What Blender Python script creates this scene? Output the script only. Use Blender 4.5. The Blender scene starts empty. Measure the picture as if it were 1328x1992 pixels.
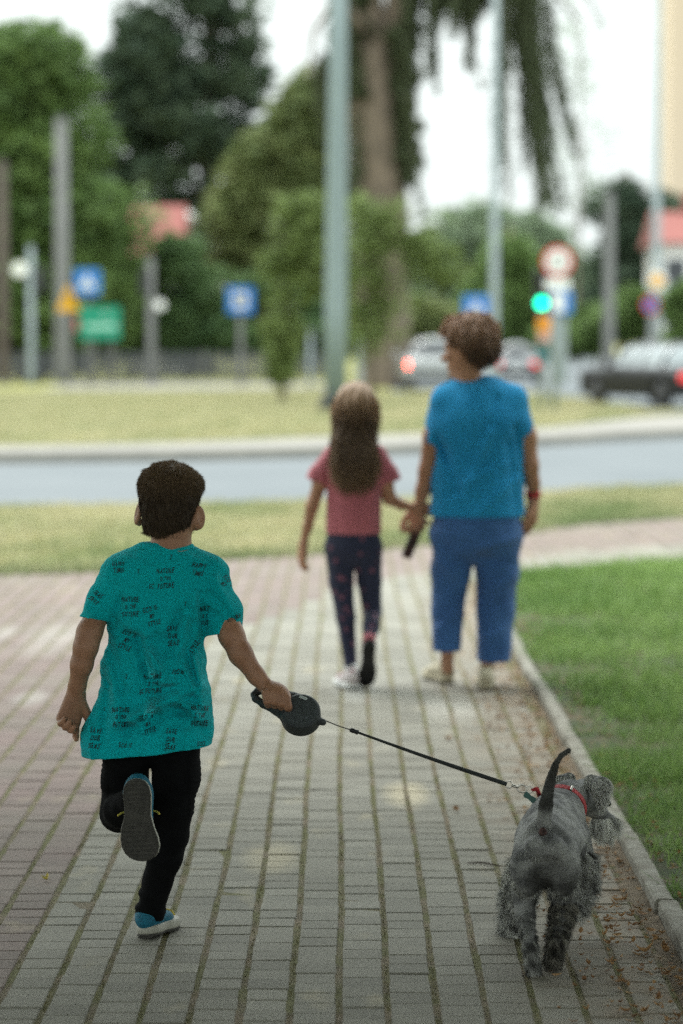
import bpy, math, random
import numpy as np
from mathutils import Vector, Matrix, Quaternion
from mathutils.bvhtree import BVHTree
rnd = random.Random(7)
RG = np.random.default_rng(11)
sc = bpy.context.scene
COL = sc.collection
R_ = math.radians

# ------------------------------------------------------------------ camera
CAM_H, FPX, HOR = 1.53, 5300.0, 661.0          # eye height, focal length in photo pixels, horizon row
PITCH = math.atan((996 - HOR) / FPX)
cd = bpy.data.cameras.new('camera'); cam = bpy.data.objects.new('camera', cd); COL.objects.link(cam)
cam.location = (0, 0, CAM_H); cam.rotation_euler = (math.pi / 2 - PITCH, 0, 0)
cd.sensor_fit = 'HORIZONTAL'; cd.sensor_width = 24.0; cd.lens = FPX / 1328 * 24
cd.clip_start = 0.1; cd.clip_end = 3000
cd.dof.use_dof = True; cd.dof.focus_distance = 6.9; cd.dof.aperture_fstop = 2.15; cd.dof.aperture_blades = 0
sc.camera = cam
# ------------------------------------------------------------------ light
SUN_EL, SUN_AZ = R_(58), R_(-40)               # high, ahead and to the left of the camera
w = bpy.data.worlds.new('World'); sc.world = w; w.use_nodes = True
nt = w.node_tree; nt.nodes.clear()
sky = nt.nodes.new('ShaderNodeTexSky'); sky.sky_type = 'NISHITA'; sky.sun_disc = False
sky.sun_elevation = SUN_EL; sky.sun_rotation = SUN_AZ; sky.dust_density = 6.0; sky.air_density = 1.2; sky.ozone_density = 1.0
hs = nt.nodes.new('ShaderNodeHueSaturation'); hs.inputs['Saturation'].default_value = 0.16
bg = nt.nodes.new('ShaderNodeBackground'); bg.inputs['Strength'].default_value = 0.15
ow = nt.nodes.new('ShaderNodeOutputWorld')
cl_ = nt.nodes.new('ShaderNodeTexNoise'); cl_.inputs['Scale'].default_value = 2.2; cl_.inputs['Detail'].default_value = 3   # closed cloud cover in front of the clear sky
cr_ = nt.nodes.new('ShaderNodeMix'); cr_.data_type = 'RGBA'; cr_.inputs['A'].default_value = (.91, 1.0, .98, 1); cr_.inputs['B'].default_value = (1.02, 1.10, 1.08, 1)
cm_ = nt.nodes.new('ShaderNodeMix'); cm_.data_type = 'RGBA'; cm_.inputs['Factor'].default_value = 0.92
nt.links.new(cl_.outputs[0], cr_.inputs['Factor']); nt.links.new(sky.outputs[0], hs.inputs['Color']); nt.links.new(hs.outputs[0], cm_.inputs['A'])
tg_ = nt.nodes.new('ShaderNodeTexCoord'); sx_ = nt.nodes.new('ShaderNodeSeparateXYZ'); el_ = nt.nodes.new('ShaderNodeMapRange')     # overcast sky: about three times brighter overhead than at the horizon
el_.inputs[1].default_value = 0.03; el_.inputs[2].default_value = 0.9; el_.inputs[3].default_value = 4.2; el_.inputs[4].default_value = 14.5
ml_ = nt.nodes.new('ShaderNodeVectorMath'); ml_.operation = 'MULTIPLY'
nt.links.new(tg_.outputs['Generated'], sx_.inputs[0]); nt.links.new(sx_.outputs[2], el_.inputs[0]); nt.links.new(cr_.outputs['Result'], ml_.inputs[0]); nt.links.new(el_.outputs[0], ml_.inputs[1])
nt.links.new(ml_.outputs[0], cm_.inputs['B']); nt.links.new(cm_.outputs['Result'], bg.inputs[0]); nt.links.new(bg.outputs[0], ow.inputs[0])
sl = bpy.data.lights.new('sun', 'SUN'); sl.energy = 0.9; sl.angle = R_(16); sl.color = (1.0, 0.97, 0.92)
so = bpy.data.objects.new('sun', sl); COL.objects.link(so)
sd = Vector((math.sin(SUN_AZ) * math.cos(SUN_EL), math.cos(SUN_AZ) * math.cos(SUN_EL), math.sin(SUN_EL)))
so.rotation_euler = sd.to_track_quat('Z', 'Y').to_euler(); so.location = (0, 0, 30)
sc.view_settings.view_transform = 'Standard'; sc.view_settings.look = 'None'
sc.view_settings.exposure = 0.80; sc.view_settings.gamma = 1.0
sc.render.engine = 'CYCLES'
sc.cycles.use_denoising = False
sc.cycles.adaptive_threshold = 0.004; sc.cycles.max_bounces = 6; sc.cycles.diffuse_bounces = 3; sc.cycles.transparent_max_bounces = 8

# ------------------------------------------------------------------ helpers
def W(x, y, Y):
    """world point seen at photo pixel (x, y) at forward distance Y"""
    cp, sp = math.cos(PITCH), math.sin(PITCH)
    a, b = (x - 664) / FPX, (996 - y) / FPX
    dy, dz = cp + b * sp, -sp + b * cp
    s = Y / dy
    return np.array([a * s, Y, CAM_H + dz * s])
def G(x, y):
    """ground point under photo pixel"""
    cp, sp = math.cos(PITCH), math.sin(PITCH)
    a, b = (x - 664) / FPX, (996 - y) / FPX
    dy, dz = cp + b * sp, -sp + b * cp
    s = CAM_H / -dz
    return np.array([a * s, dy * s, 0.0])
def Gz(x, y, z):
    p = G(x, y); k = (CAM_H - z) / CAM_H; return np.array([p[0] * k, p[1] * k, z])
def gy(Y): return W(664, 0, Y)[2]

def tag(o, label=None, cat=None, group=None, kind=None):
    if label: o['label'] = label
    if cat: o['category'] = cat
    if group: o['group'] = group
    if kind: o['kind'] = kind
    return o
def empty(name, loc, label=None, cat=None, group=None, kind=None):
    o = bpy.data.objects.new(name, None); COL.objects.link(o); o.location = tuple(loc)
    o.empty_display_size = 0.1
    return tag(o, label, cat, group, kind)
def wloc(o):
    v = Vector((0, 0, 0))
    while o is not None:
        v = v + o.location; o = o.parent
    return np.array(v)
def mesh_obj(name, V, F, mat, parent=None, smooth=True, attrs=None, world=True):
    """V (n,3) world coordinates, F array (m,3|4) or list of lists; origin goes to the parent's, or to the mesh's base"""
    V = np.asarray(V, dtype=np.float64).reshape(-1, 3)
    me = bpy.data.meshes.new(name)
    if parent is not None: org = wloc(parent) if world else np.zeros(3)
    else:
        org = np.array([(V[:, 0].min() + V[:, 0].max()) / 2, (V[:, 1].min() + V[:, 1].max()) / 2, V[:, 2].min()])
    me.vertices.add(len(V)); me.vertices.foreach_set('co', (V - org).astype(np.float32).ravel())
    if isinstance(F, np.ndarray):
        m, k = F.shape
        me.loops.add(m * k); me.loops.foreach_set('vertex_index', F.astype(np.int32).ravel())
        me.polygons.add(m); me.polygons.foreach_set('loop_start', np.arange(0, m * k, k, dtype=np.int32))
        me.polygons.foreach_set('loop_total', np.full(m, k, dtype=np.int32))
    else:
        tot = np.array([len(f) for f in F], dtype=np.int32); flat = np.concatenate([np.asarray(f, dtype=np.int32) for f in F])
        me.loops.add(len(flat)); me.loops.foreach_set('vertex_index', flat)
        me.polygons.add(len(tot)); me.polygons.foreach_set('loop_start', np.concatenate([[0], np.cumsum(tot)[:-1]]).astype(np.int32))
        me.polygons.foreach_set('loop_total', tot)
    me.update(calc_edges=True)
    sm = smooth if isinstance(smooth, np.ndarray) else np.full(len(me.polygons), bool(smooth))
    me.polygons.foreach_set('use_smooth', sm)
    if attrs:
        for an, (dom, arr) in attrs.items():
            at = me.attributes.new(an, 'FLOAT', dom); at.data.foreach_set('value', np.asarray(arr, dtype=np.float32))
    me.validate()
    if mat: me.materials.append(mat)
    o = bpy.data.objects.new(name, me); COL.objects.link(o)
    if parent is not None: o.parent = parent
    else: o.location = tuple(org)
    return o

class MB:
    """collects simple solids into one mesh"""
    def __init__(s): s.V = []; s.F = []; s.S = []; s.n = 0
    def add(s, V, F, smooth=False):
        V = np.asarray(V, dtype=float); s.V.append(V)
        for f in F: s.F.append([i + s.n for i in f]); s.S.append(smooth)
        s.n += len(V)
    def box(s, c, h, R=None, bev=0.0):
        c = np.asarray(c, float); h = np.asarray(h, float)
        if bev > 0:
            V = []; idx = {}
            b = min(bev, min(h) * 0.9)
            for sx in (-1, 1):
                for sy in (-1, 1):
                    for sz in (-1, 1):
                        for ax in range(3):
                            p = np.array([sx * h[0], sy * h[1], sz * h[2]])
                            for a2 in range(3):
                                if a2 != ax: p[a2] -= np.sign(p[a2]) * b
                            idx[(sx, sy, sz, ax)] = len(V); V.append(p)
            F = []
            for ax in range(3):
                o1, o2 = [a for a in range(3) if a != ax]
                for sg in (-1, 1):
                    q = []
                    for (u, v) in ((-1, -1), (1, -1), (1, 1), (-1, 1)):
                        k = [0, 0, 0]; k[ax] = sg; k[o1] = u; k[o2] = v; q.append(idx[(k[0], k[1], k[2], ax)])
                    F.append(q)
                for u in (-1, 1):
                    for v in (-1, 1):
                        q = []
                        for sg, aa in ((-1, o1), (1, o1), (1, o2), (-1, o2)):
                            k = [0, 0, 0]; k[ax] = sg; k[o1] = u; k[o2] = v; q.append(idx[(k[0], k[1], k[2], aa)])
                        F.append(q)
            for sx in (-1, 1):
                for sy in (-1, 1):
                    for sz in (-1, 1): F.append([idx[(sx, sy, sz, a)] for a in range(3)])
            V = np.array(V)
            F2 = []
            for f in F:
                a, b_, c_ = V[f[0]], V[f[1]], V[f[2]]
                if np.dot(np.cross(b_ - a, c_ - a), V[f].mean(0)) < 0: f = f[::-1]
                F2.append(f)
            F = F2
        else:
            V = np.array([[x * h[0], y * h[1], z * h[2]] for x in (-1, 1) for y in (-1, 1) for z in (-1, 1)])
            F = [[0, 1, 3, 2], [4, 6, 7, 5], [0, 4, 5, 1], [2, 3, 7, 6], [0, 2, 6, 4], [1, 5, 7, 3]]
        if R is not None: V = V @ np.asarray(R).T
        s.add(V + c, F)
    def tube(s, pts, rad, n=12, cap=True, smooth=True):
        pts = [np.asarray(p, float) for p in pts]; m = len(pts)
        if np.isscalar(rad): rad = [rad] * m
        V = []; prev = None
        for i, p in enumerate(pts):
            t = pts[min(i + 1, m - 1)] - pts[max(i - 1, 0)]; t = t / (np.linalg.norm(t) + 1e-12)
            if prev is None:
                u = np.cross(t, [0, 0, 1.0]) if abs(t[2]) < 0.9 else np.cross(t, [1.0, 0, 0])
            else: u = prev - t * np.dot(prev, t)
            u = u / np.linalg.norm(u); prev = u; v = np.cross(t, u)
            for k in range(n):
                a = 2 * math.pi * k / n; V.append(p + rad[i] * (math.cos(a) * u + math.sin(a) * v))
        F = [[i * n + k, i * n + (k + 1) % n, (i + 1) * n + (k + 1) % n, (i + 1) * n + k] for i in range(m - 1) for k in range(n)]
        s.add(V, F, smooth)
        if cap:
            s.F.append([s.n - m * n + k for k in range(n)][::-1]); s.S.append(False)
            s.F.append([s.n - n + k for k in range(n)]); s.S.append(False)
    def prism(s, poly, depth, M=None, smooth=False):
        """2D outline (x, z) extruded along y by depth, then placed by 4x4 M"""
        n = len(poly)
        V = [[p[0], 0, p[1]] for p in poly] + [[p[0], depth, p[1]] for p in poly]
        F = [list(range(n)), list(range(2 * n - 1, n - 1, -1))] + [[(i + 1) % n, i, n + i, n + (i + 1) % n] for i in range(n)]
        V = np.array(V, float)
        if M is not None:
            M = np.array(M); V = V @ M[:3, :3].T + M[:3, 3]
        s.add(V, F, smooth)
    def build(s, name, mat, parent=None):
        return mesh_obj(name, np.concatenate(s.V), s.F, mat, parent, np.array(s.S, dtype=bool))

def T(loc, R=None):
    M = np.eye(4); M[:3, 3] = loc
    if R is not None: M[:3, :3] = R
    return M
def frame(xa, za):
    """rotation matrix with columns x, y, z from an x axis and an approximate z axis"""
    xa = np.asarray(xa, float); xa /= np.linalg.norm(xa); za = np.asarray(za, float)
    ya = np.cross(za, xa); ya /= np.linalg.norm(ya); za = np.cross(xa, ya)
    return np.stack([xa, ya, za], 1)

# ------------------------------------------------------------------ signed distance fields -> one continuous skin
class SDF:
    def __init__(s, lo, hi, h, cap=0.05):
        s.lo = np.asarray(lo, float); s.h = h
        s.n = np.ceil((np.asarray(hi) - s.lo) / h).astype(int) + 1
        s.D = np.full(s.n, cap, np.float32); s.cap = cap
    def _sub(s, lo, hi):
        a = np.maximum(np.floor((lo - s.lo) / s.h).astype(int), 0); b = np.minimum(np.ceil((hi - s.lo) / s.h).astype(int) + 1, s.n)
        if np.any(b <= a): return None
        g = [(s.lo[i] + s.h * np.arange(a[i], b[i])).astype(np.float32) for i in range(3)]
        return tuple(slice(a[i], b[i]) for i in range(3)), g[0][:, None, None], g[1][None, :, None], g[2][None, None, :]
    def comb(s, sl, d, k, op='add'):
        A = s.D[sl]
        if op == 'sub': A, d = -A, d            # result = -smin(-A, d)
        if k > 1e-6:
            hh = np.clip(0.5 + 0.5 * (A - d) / k, 0, 1); r = A * (1 - hh) + d * hh - k * hh * (1 - hh)
        else: r = np.minimum(A, d)
        s.D[sl] = -r if op == 'sub' else r
    def cone(s, a, b, ra, rb, k=0.01, w=None, sw=1.0, op='add', cap=None):
        a = np.asarray(a, float); b = np.asarray(b, float); m = max(ra, rb) * max(sw, 1) + s.cap + k
        q = s._sub(np.minimum(a, b) - m, np.maximum(a, b) + m)
        if q is None: return s
        sl, X, Y, Z = q; ab = b - a; L2 = float(ab @ ab) + 1e-12
        px, py, pz = X - a[0], Y - a[1], Z - a[2]
        t = np.clip((px * ab[0] + py * ab[1] + pz * ab[2]) / L2, 0, 1)
        px, py, pz = px - t * ab[0], py - t * ab[1], pz - t * ab[2]
        dd = px * px + py * py + pz * pz
        if w is not None and sw != 1.0:
            w = np.asarray(w, float) / np.linalg.norm(w); c = px * w[0] + py * w[1] + pz * w[2]
            dd = dd - c * c * (1 - 1 / sw ** 2)
        d = np.sqrt(np.maximum(dd, 0)) - (ra + (rb - ra) * t)
        if cap is not None:
            cp_, cn = np.asarray(cap[0], float), np.asarray(cap[1], float); cn = cn / np.linalg.norm(cn)
            d = np.maximum(d, (X - cp_[0]) * cn[0] + (Y - cp_[1]) * cn[1] + (Z - cp_[2]) * cn[2])
        s.comb(sl, d, k, op); return s
    def chain(s, P, r, k=0.01, w=None, sw=1.0, cap=None):
        for i in range(len(P) - 1): s.cone(P[i], P[i + 1], r[i], r[i + 1], k if i == 0 else min(k, 0.6 * min(r[i], r[i + 1])), w, sw, cap=cap)
        return s
    def ell(s, c, r, R=None, k=0.01, op='add'):
        c = np.asarray(c, float); r = np.asarray(r, float); m = r.max() + s.cap + k
        q = s._sub(c - m, c + m)
        if q is None: return s
        sl, X, Y, Z = q; p = [X - c[0], Y - c[1], Z - c[2]]
        if R is not None: p = [p[0] * R[0][j] + p[1] * R[1][j] + p[2] * R[2][j] for j in range(3)]
        k0 = np.sqrt(sum((p[j] / r[j]) ** 2 for j in range(3))) + 1e-9; k1 = np.sqrt(sum((p[j] / r[j] ** 2) ** 2 for j in range(3))) + 1e-9
        s.comb(sl, k0 * (k0 - 1) / k1, k, op); return s
    def box(s, c, hf, R=None, r=0.0, k=0.0, op='add'):
        c = np.asarray(c, float); hf = np.asarray(hf, float); m = np.linalg.norm(hf) + s.cap + k
        q = s._sub(c - m, c + m)
        if q is None: return s
        sl, X, Y, Z = q; p = [X - c[0], Y - c[1], Z - c[2]]
        if R is not None: p = [p[0] * R[0][j] + p[1] * R[1][j] + p[2] * R[2][j] for j in range(3)]
        e = [np.abs(p[j]) - (hf[j] - r) for j in range(3)]
        d = np.sqrt(sum(np.maximum(v, 0) ** 2 for v in e)) + np.minimum(np.maximum(np.maximum(e[0], e[1]), e[2]), 0) - r
        s.comb(sl, d, k, op); return s
    def cyl(s, c, ax, rad, half, r=0.0, k=0.0, op='add'):
        c = np.asarray(c, float); ax = np.asarray(ax, float) / np.linalg.norm(ax); m = rad + half + s.cap + k
        q = s._sub(c - m, c + m)
        if q is None: return s
        sl, X, Y, Z = q; px, py, pz = X - c[0], Y - c[1], Z - c[2]
        u = px * ax[0] + py * ax[1] + pz * ax[2]
        e0 = np.sqrt(np.maximum(px * px + py * py + pz * pz - u * u, 0)) - (rad - r); e1 = np.abs(u) - (half - r)
        d = np.sqrt(np.maximum(e0, 0) ** 2 + np.maximum(e1, 0) ** 2) + np.minimum(np.maximum(e0, e1), 0) - r
        s.comb(sl, d, k, op); return s
    def cut(s, p, nrm, k=0.0, rad=None):
        """remove everything on the side the normal points to (within rad of p)"""
        p = np.asarray(p, float); nrm = np.asarray(nrm, float) / np.linalg.norm(nrm)
        lo, hi = (p - rad, p + rad) if rad else (s.lo, s.lo + s.n * s.h)
        q = s._sub(lo, hi)
        if q is None: return s
        sl, X, Y, Z = q
        d = (X - p[0]) * nrm[0] + (Y - p[1]) * nrm[1] + (Z - p[2]) * nrm[2]
        if rad:
            dist = np.sqrt((X - p[0]) ** 2 + (Y - p[1]) ** 2 + (Z - p[2]) ** 2) - rad
            d = np.minimum(d, -dist)
        s.D[sl] = np.maximum(s.D[sl], d); return s
    def disp(s, fn):
        q = s._sub(s.lo, s.lo + s.n * s.h); sl, X, Y, Z = q
        s.D[sl] += fn(X, Y, Z).astype(np.float32); return s
    def mesh(s):
        D = s.D.copy(); D[0] = D[-1] = s.cap; D[:, 0] = D[:, -1] = s.cap; D[:, :, 0] = D[:, :, -1] = s.cap
        S = D < 0
        c = S[:-1, :-1, :-1].astype(np.int8)
        for o in [(0, 0, 1), (0, 1, 0), (0, 1, 1), (1, 0, 0), (1, 0, 1), (1, 1, 0), (1, 1, 1)]:
            c = c + S[o[0]:S.shape[0] - 1 + o[0], o[1]:S.shape[1] - 1 + o[1], o[2]:S.shape[2] - 1 + o[2]]
        A = np.argwhere((c > 0) & (c < 8)); del c
        idx = np.full(tuple(np.array(S.shape) - 1), -1, np.int32); idx[A[:, 0], A[:, 1], A[:, 2]] = np.arange(len(A))
        P = np.zeros((len(A), 3)); N = np.zeros(len(A))
        corners = [(i, j, k) for i in (0, 1) for j in (0, 1) for k in (0, 1)]
        val = {q: D[A[:, 0] + q[0], A[:, 1] + q[1], A[:, 2] + q[2]] for q in corners}
        for q in corners:
            for ax in range(3):
                if q[ax] == 0:
                    q2 = list(q); q2[ax] = 1; q2 = tuple(q2); a, b = val[q], val[q2]
                    m = (a < 0) != (b < 0); t = np.where(m, a / np.where(m, a - b, 1), 0)
                    for d in range(3): P[:, d] += np.where(m, q[d] + (t if d == ax else 0), 0)
                    N += m
        V = (A + P / N[:, None]) * s.h + s.lo
        F = []
        for ax in range(3):
            o1, o2 = (ax + 1) % 3, (ax + 2) % 3
            sa = [slice(None)] * 3; sb = [slice(None)] * 3; sa[ax] = slice(0, -1); sb[ax] = slice(1, None)
            a, b = S[tuple(sa)], S[tuple(sb)]
            E = np.argwhere(a != b); fl = a[E[:, 0], E[:, 1], E[:, 2]]
            ok = (E[:, o1] > 0) & (E[:, o2] > 0) & (E[:, o1] < S.shape[o1] - 1) & (E[:, o2] < S.shape[o2] - 1); E = E[ok]; fl = fl[ok]
            def at(d1, d2):
                e = E.copy(); e[:, o1] += d1; e[:, o2] += d2; return idx[e[:, 0], e[:, 1], e[:, 2]]
            q = np.stack([at(-1, -1), at(0, -1), at(0, 0), at(-1, 0)], 1); q[~fl] = q[~fl][:, ::-1]; F.append(q)
        F = np.concatenate(F); F = F[(F >= 0).all(1)]
        return V, F
    def obj(s, name, mat, parent, M=None, smoothit=0, afn=None):
        V, F = s.mesh()
        for _ in range(smoothit):
            acc = np.zeros_like(V); cnt = np.zeros(len(V))
            for a, b in ((0, 1), (1, 2), (2, 3), (3, 0)):
                np.add.at(acc, F[:, a], V[F[:, b]]); np.add.at(acc, F[:, b], V[F[:, a]]); np.add.at(cnt, F[:, a], 1); np.add.at(cnt, F[:, b], 1)
            V = V * 0.4 + 0.6 * acc / np.maximum(cnt, 1)[:, None]
        if M is not None: V = V @ M[:3, :3].T + M[:3, 3]
        o = mesh_obj(name, V, F, mat, parent, attrs=afn(V) if afn else None); o_data[o.name] = (V, F); return o
o_data = {}

def vnoise(X, Y, Z, sc_, seed=0):
    """cheap smooth pseudo noise from summed sines, -1..1"""
    r = np.random.default_rng(seed); out = 0
    for _ in range(5):
        k = r.normal(size=3); k = k / np.linalg.norm(k) * r.uniform(.7, 1.4) * 6.28 / sc_; out = out + np.sin(X * k[0] + Y * k[1] + Z * k[2] + r.uniform(0, 6.28))
    return out / 3.0

def sample_surface(V, F, n, mask=None, rg=RG):
    """area weighted random points and normals on a quad mesh"""
    T3 = np.concatenate([F[:, [0, 1, 2]], F[:, [0, 2, 3]]]) if F.shape[1] == 4 else F
    a, b, c = V[T3[:, 0]], V[T3[:, 1]], V[T3[:, 2]]
    N = np.cross(b - a, c - a); ar = np.linalg.norm(N, axis=1); wt = ar.copy()
    if mask is not None: wt = wt * mask((a + b + c) / 3, N / (ar[:, None] + 1e-12))
    i = rg.choice(len(T3), n, p=wt / wt.sum()); u = rg.random(n); v = rg.random(n); m = u + v > 1; u[m] = 1 - u[m]; v[m] = 1 - v[m]
    return a[i] + u[:, None] * (b - a)[i] + v[:, None] * (c - a)[i], N[i] / (ar[i][:, None] + 1e-12)
def strands(P, D, L, wd, seg=3, curl=0.0, droop=0.0, rg=RG, tone=None, flat=None):
    """tapered hair strips: roots P, directions D, length L"""
    n = len(P); L = np.broadcast_to(L, (n,)); D = D / np.linalg.norm(D, axis=1)[:, None]
    side = np.cross(D, rg.normal(size=(n, 3)) if flat is None else flat); side /= np.linalg.norm(side, axis=1)[:, None] + 1e-9
    perp = np.cross(D, side); pos = P.copy(); d = D.copy(); rows = []; ph = rg.uniform(0, 6.28, n)
    for i in range(seg + 1):
        t = i / seg; ww = wd * (1 - t * 0.85) / 2
        off = curl * L[:, None] * (np.sin(ph + t * 7)[:, None] * side + np.cos(ph + t * 7)[:, None] * perp) * t
        rows.append(pos + off - side * np.reshape(ww, (-1, 1))); rows.append(pos + off + side * np.reshape(ww, (-1, 1)))
        d = d + np.array([0, 0, -droop]) / seg; d /= np.linalg.norm(d, axis=1)[:, None]; pos = pos + d * (L / seg)[:, None]
    V = np.stack(rows, 1); m = 2 * (seg + 1); base = (np.arange(n) * m)[:, None]
    F = np.concatenate([base + np.array([[2 * i, 2 * i + 1, 2 * i + 3, 2 * i + 2]]) for i in range(seg)])
    tn = rg.random(n) if tone is None else tone
    return V.reshape(-1, 3), F, np.repeat(tn, m)
# ------------------------------------------------------------------ materials
def mat(name, c1, c2=None, scale=8.0, rough=0.8, bump=0.0, bscale=60.0, attr=None, c3=None, metal=0.0, sheen=0.0, spec=0.5,
        stretch=None, lo=0.35, hi=0.65, detail=4.0, emit=None, trans=0.0, transl=0.0, alpha=None, coat=0.0):
    m = bpy.data.materials.new(name); m.use_nodes = True; n = m.node_tree.nodes; l = m.node_tree.links; n.clear()
    out = n.new('ShaderNodeOutputMaterial'); b = n.new('ShaderNodeBsdfPrincipled')
    b.inputs['Roughness'].default_value = rough; b.inputs['Metallic'].default_value = metal
    b.inputs['Specular IOR Level'].default_value = spec; b.inputs['Sheen Weight'].default_value = sheen
    b.inputs['Coat Weight'].default_value = coat; b.inputs['Transmission Weight'].default_value = trans
    tc = n.new('ShaderNodeTexCoord'); co = tc.outputs['Object']
    if stretch:
        mp = n.new('ShaderNodeMapping'); mp.inputs['Scale'].default_value = stretch; l.new(co, mp.inputs[0]); co = mp.outputs[0]
    def rgb(c): return (c[0], c[1], c[2], 1)
    if c2 is None: b.inputs['Base Color'].default_value = rgb(c1); csock = None
    else:
        nz = n.new('ShaderNodeTexNoise'); nz.inputs['Scale'].default_value = scale; nz.inputs['Detail'].default_value = detail; l.new(co, nz.inputs['Vector'])
        mr = n.new('ShaderNodeMapRange'); mr.inputs[1].default_value = lo; mr.inputs[2].default_value = hi; l.new(nz.outputs[0], mr.inputs[0])
        mx = n.new('ShaderNodeMix'); mx.data_type = 'RGBA'; mx.inputs['A'].default_value = rgb(c1); mx.inputs['B'].default_value = rgb(c2)
        l.new(mr.outputs[0], mx.inputs['Factor']); csock = mx.outputs['Result']
    if attr:
        at = n.new('ShaderNodeAttribute'); at.attribute_name = attr
        mx = n.new('ShaderNodeMix'); mx.data_type = 'RGBA'; l.new(at.outputs['Fac'], mx.inputs['Factor'])
        if csock: l.new(csock, mx.inputs['A'])
        else: mx.inputs['A'].default_value = rgb(c1)
        mx.inputs['B'].default_value = rgb(c3 or c1); csock = mx.outputs['Result']
    if csock: l.new(csock, b.inputs['Base Color'])
    if bump > 0:
        nb = n.new('ShaderNodeTexNoise'); nb.inputs['Scale'].default_value = bscale; nb.inputs['Detail'].default_value = 3; l.new(co, nb.inputs['Vector'])
        bp = n.new('ShaderNodeBump'); bp.inputs['Strength'].default_value = bump; bp.inputs['Distance'].default_value = 0.01
        l.new(nb.outputs[0], bp.inputs['Height']); l.new(bp.outputs[0], b.inputs['Normal'])
    sh = b.outputs[0]
    if transl > 0:
        tr = n.new('ShaderNodeBsdfTranslucent'); ms = n.new('ShaderNodeMixShader'); ms.inputs[0].default_value = transl
        if csock: l.new(csock, tr.inputs['Color'])
        else: tr.inputs['Color'].default_value = rgb(c1)
        l.new(sh, ms.inputs[1]); l.new(tr.outputs[0], ms.inputs[2]); sh = ms.outputs[0]
    if emit:
        b.inputs['Emission Color'].default_value = rgb(emit[0]); b.inputs['Emission Strength'].default_value = emit[1]
    l.new(sh, out.inputs[0]); m['_c'] = name
    return m

M = {}
M['skin'] = mat('skin', (.42, .22, .135), (.35, .17, .10), 14, .55, .12, 220, spec=.4)
M['skin_boy'] = mat('skin_boy', (.37, .19, .115), (.30, .145, .085), 14, .5, .12, 220, spec=.4)
M['lip'] = mat('lip', (.35, .10, .08), rough=.5)
M['eye'] = mat('eye', (.75, .73, .7), rough=.15)
M['iris'] = mat('iris', (.05, .03, .02), rough=.1)
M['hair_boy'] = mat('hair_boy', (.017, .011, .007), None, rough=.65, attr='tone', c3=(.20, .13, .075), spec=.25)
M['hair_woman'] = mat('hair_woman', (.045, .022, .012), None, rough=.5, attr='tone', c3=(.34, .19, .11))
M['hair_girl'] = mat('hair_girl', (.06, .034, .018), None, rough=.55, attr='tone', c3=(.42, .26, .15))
M['brow'] = mat('brow', (.04, .025, .015))
M['teal'] = mat('teal_cotton', (.0, .49, .54), (.0, .43, .48), 3, .9, .25, 420, sheen=.05, spec=.15, transl=.18)
M['print'] = mat('black_print', (.006, .03, .034), rough=.8)
M['print_pale'] = mat('faded_print', (.002, .12, .11), rough=.8)
M['black_cloth'] = mat('black_cloth', (.0035, .0037, .004), (.0055, .0058, .0065), 30, 1.0, .3, 300, spec=.12)
M['navy'] = mat('navy_leggings', (.014, .018, .05), None, rough=.8, sheen=.1)
def spots(m, col, scale, thr):
    n = m.node_tree.nodes; l = m.node_tree.links; b_ = [x for x in n if x.type == 'BSDF_PRINCIPLED'][0]; c0 = tuple(b_.inputs['Base Color'].default_value)
    tc = n.new('ShaderNodeTexCoord'); v = n.new('ShaderNodeTexVoronoi'); v.inputs['Scale'].default_value = scale; l.new(tc.outputs['Object'], v.inputs['Vector'])
    r = n.new('ShaderNodeMapRange'); r.inputs[1].default_value = thr; r.inputs[2].default_value = thr * .7; l.new(v.outputs['Distance'], r.inputs[0])
    x = n.new('ShaderNodeMix'); x.data_type = 'RGBA'; x.inputs['A'].default_value = c0; x.inputs['B'].default_value = col + (1,); l.new(r.outputs[0], x.inputs['Factor']); l.new(x.outputs['Result'], b_.inputs['Base Color'])
spots(M['navy'], (.17, .06, .10), 19, .28)
M['pink_cotton'] = mat('pink_cotton', (.47, .13, .16), (.40, .11, .14), 6, .85, .3, 250, sheen=.2)
M['blue_cotton'] = mat('blue_cotton', (.02, .30, .60), (.015, .26, .54), 5, .9, .25, 250, sheen=.1, spec=.2, transl=.15)
M['denim'] = mat('blue_trousers', (.035, .12, .32), (.025, .09, .26), 6, .85, .3, 250, sheen=.15)
M['cream'] = mat('cream_canvas', (.48, .43, .31), (.40, .36, .26), 20, .8, .2, 200)
M['rubber_dark'] = mat('dark_rubber', (.06, .056, .048), (.042, .04, .034), 60, .85, .6, 160)
M['rubber_white'] = mat('white_rubber', (.42, .41, .35), (.32, .31, .26), 30, .6, .1, 200)
M['shoe_teal'] = mat('teal_mesh', (.0, .14, .22), (.0, .10, .17), 80, .7, .4, 300)
M['white_mesh'] = mat('white_mesh', (.62, .58, .58), (.5, .42, .42), 40, .8)
M['shoe_dark'] = mat('dark_mesh', (.01, .012, .016), rough=.8)
M['lace'] = mat('yellow_lace', (.55, .45, .08), rough=.8)
M['red'] = mat('red_webbing', (.42, .02, .025), (.34, .015, .02), 40, .7, .2, 200)
M['plastic'] = mat('dark_grey_plastic', (.028, .035, .038), (.022, .028, .03), 90, .5, .35, 500)
M['plastic_sky_lit'] = mat('sky_lit_grey_plastic', (.05, .06, .064), (.04, .05, .054), 90, .55, .5, 600)  # casing plastic made lighter, sky reflection painted into the colour
M['plastic_black'] = mat('black_plastic', (.006, .006, .007), rough=.45)
M['logo'] = mat('pale_print', (.45, .5, .5), rough=.5)
M['cord'] = mat('black_cord', (.012, .014, .014), (.03, .035, .034), 400, .8, .3, 600)
M['chrome'] = mat('nickel', (.55, .52, .47), rough=.28, metal=1.0)
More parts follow.
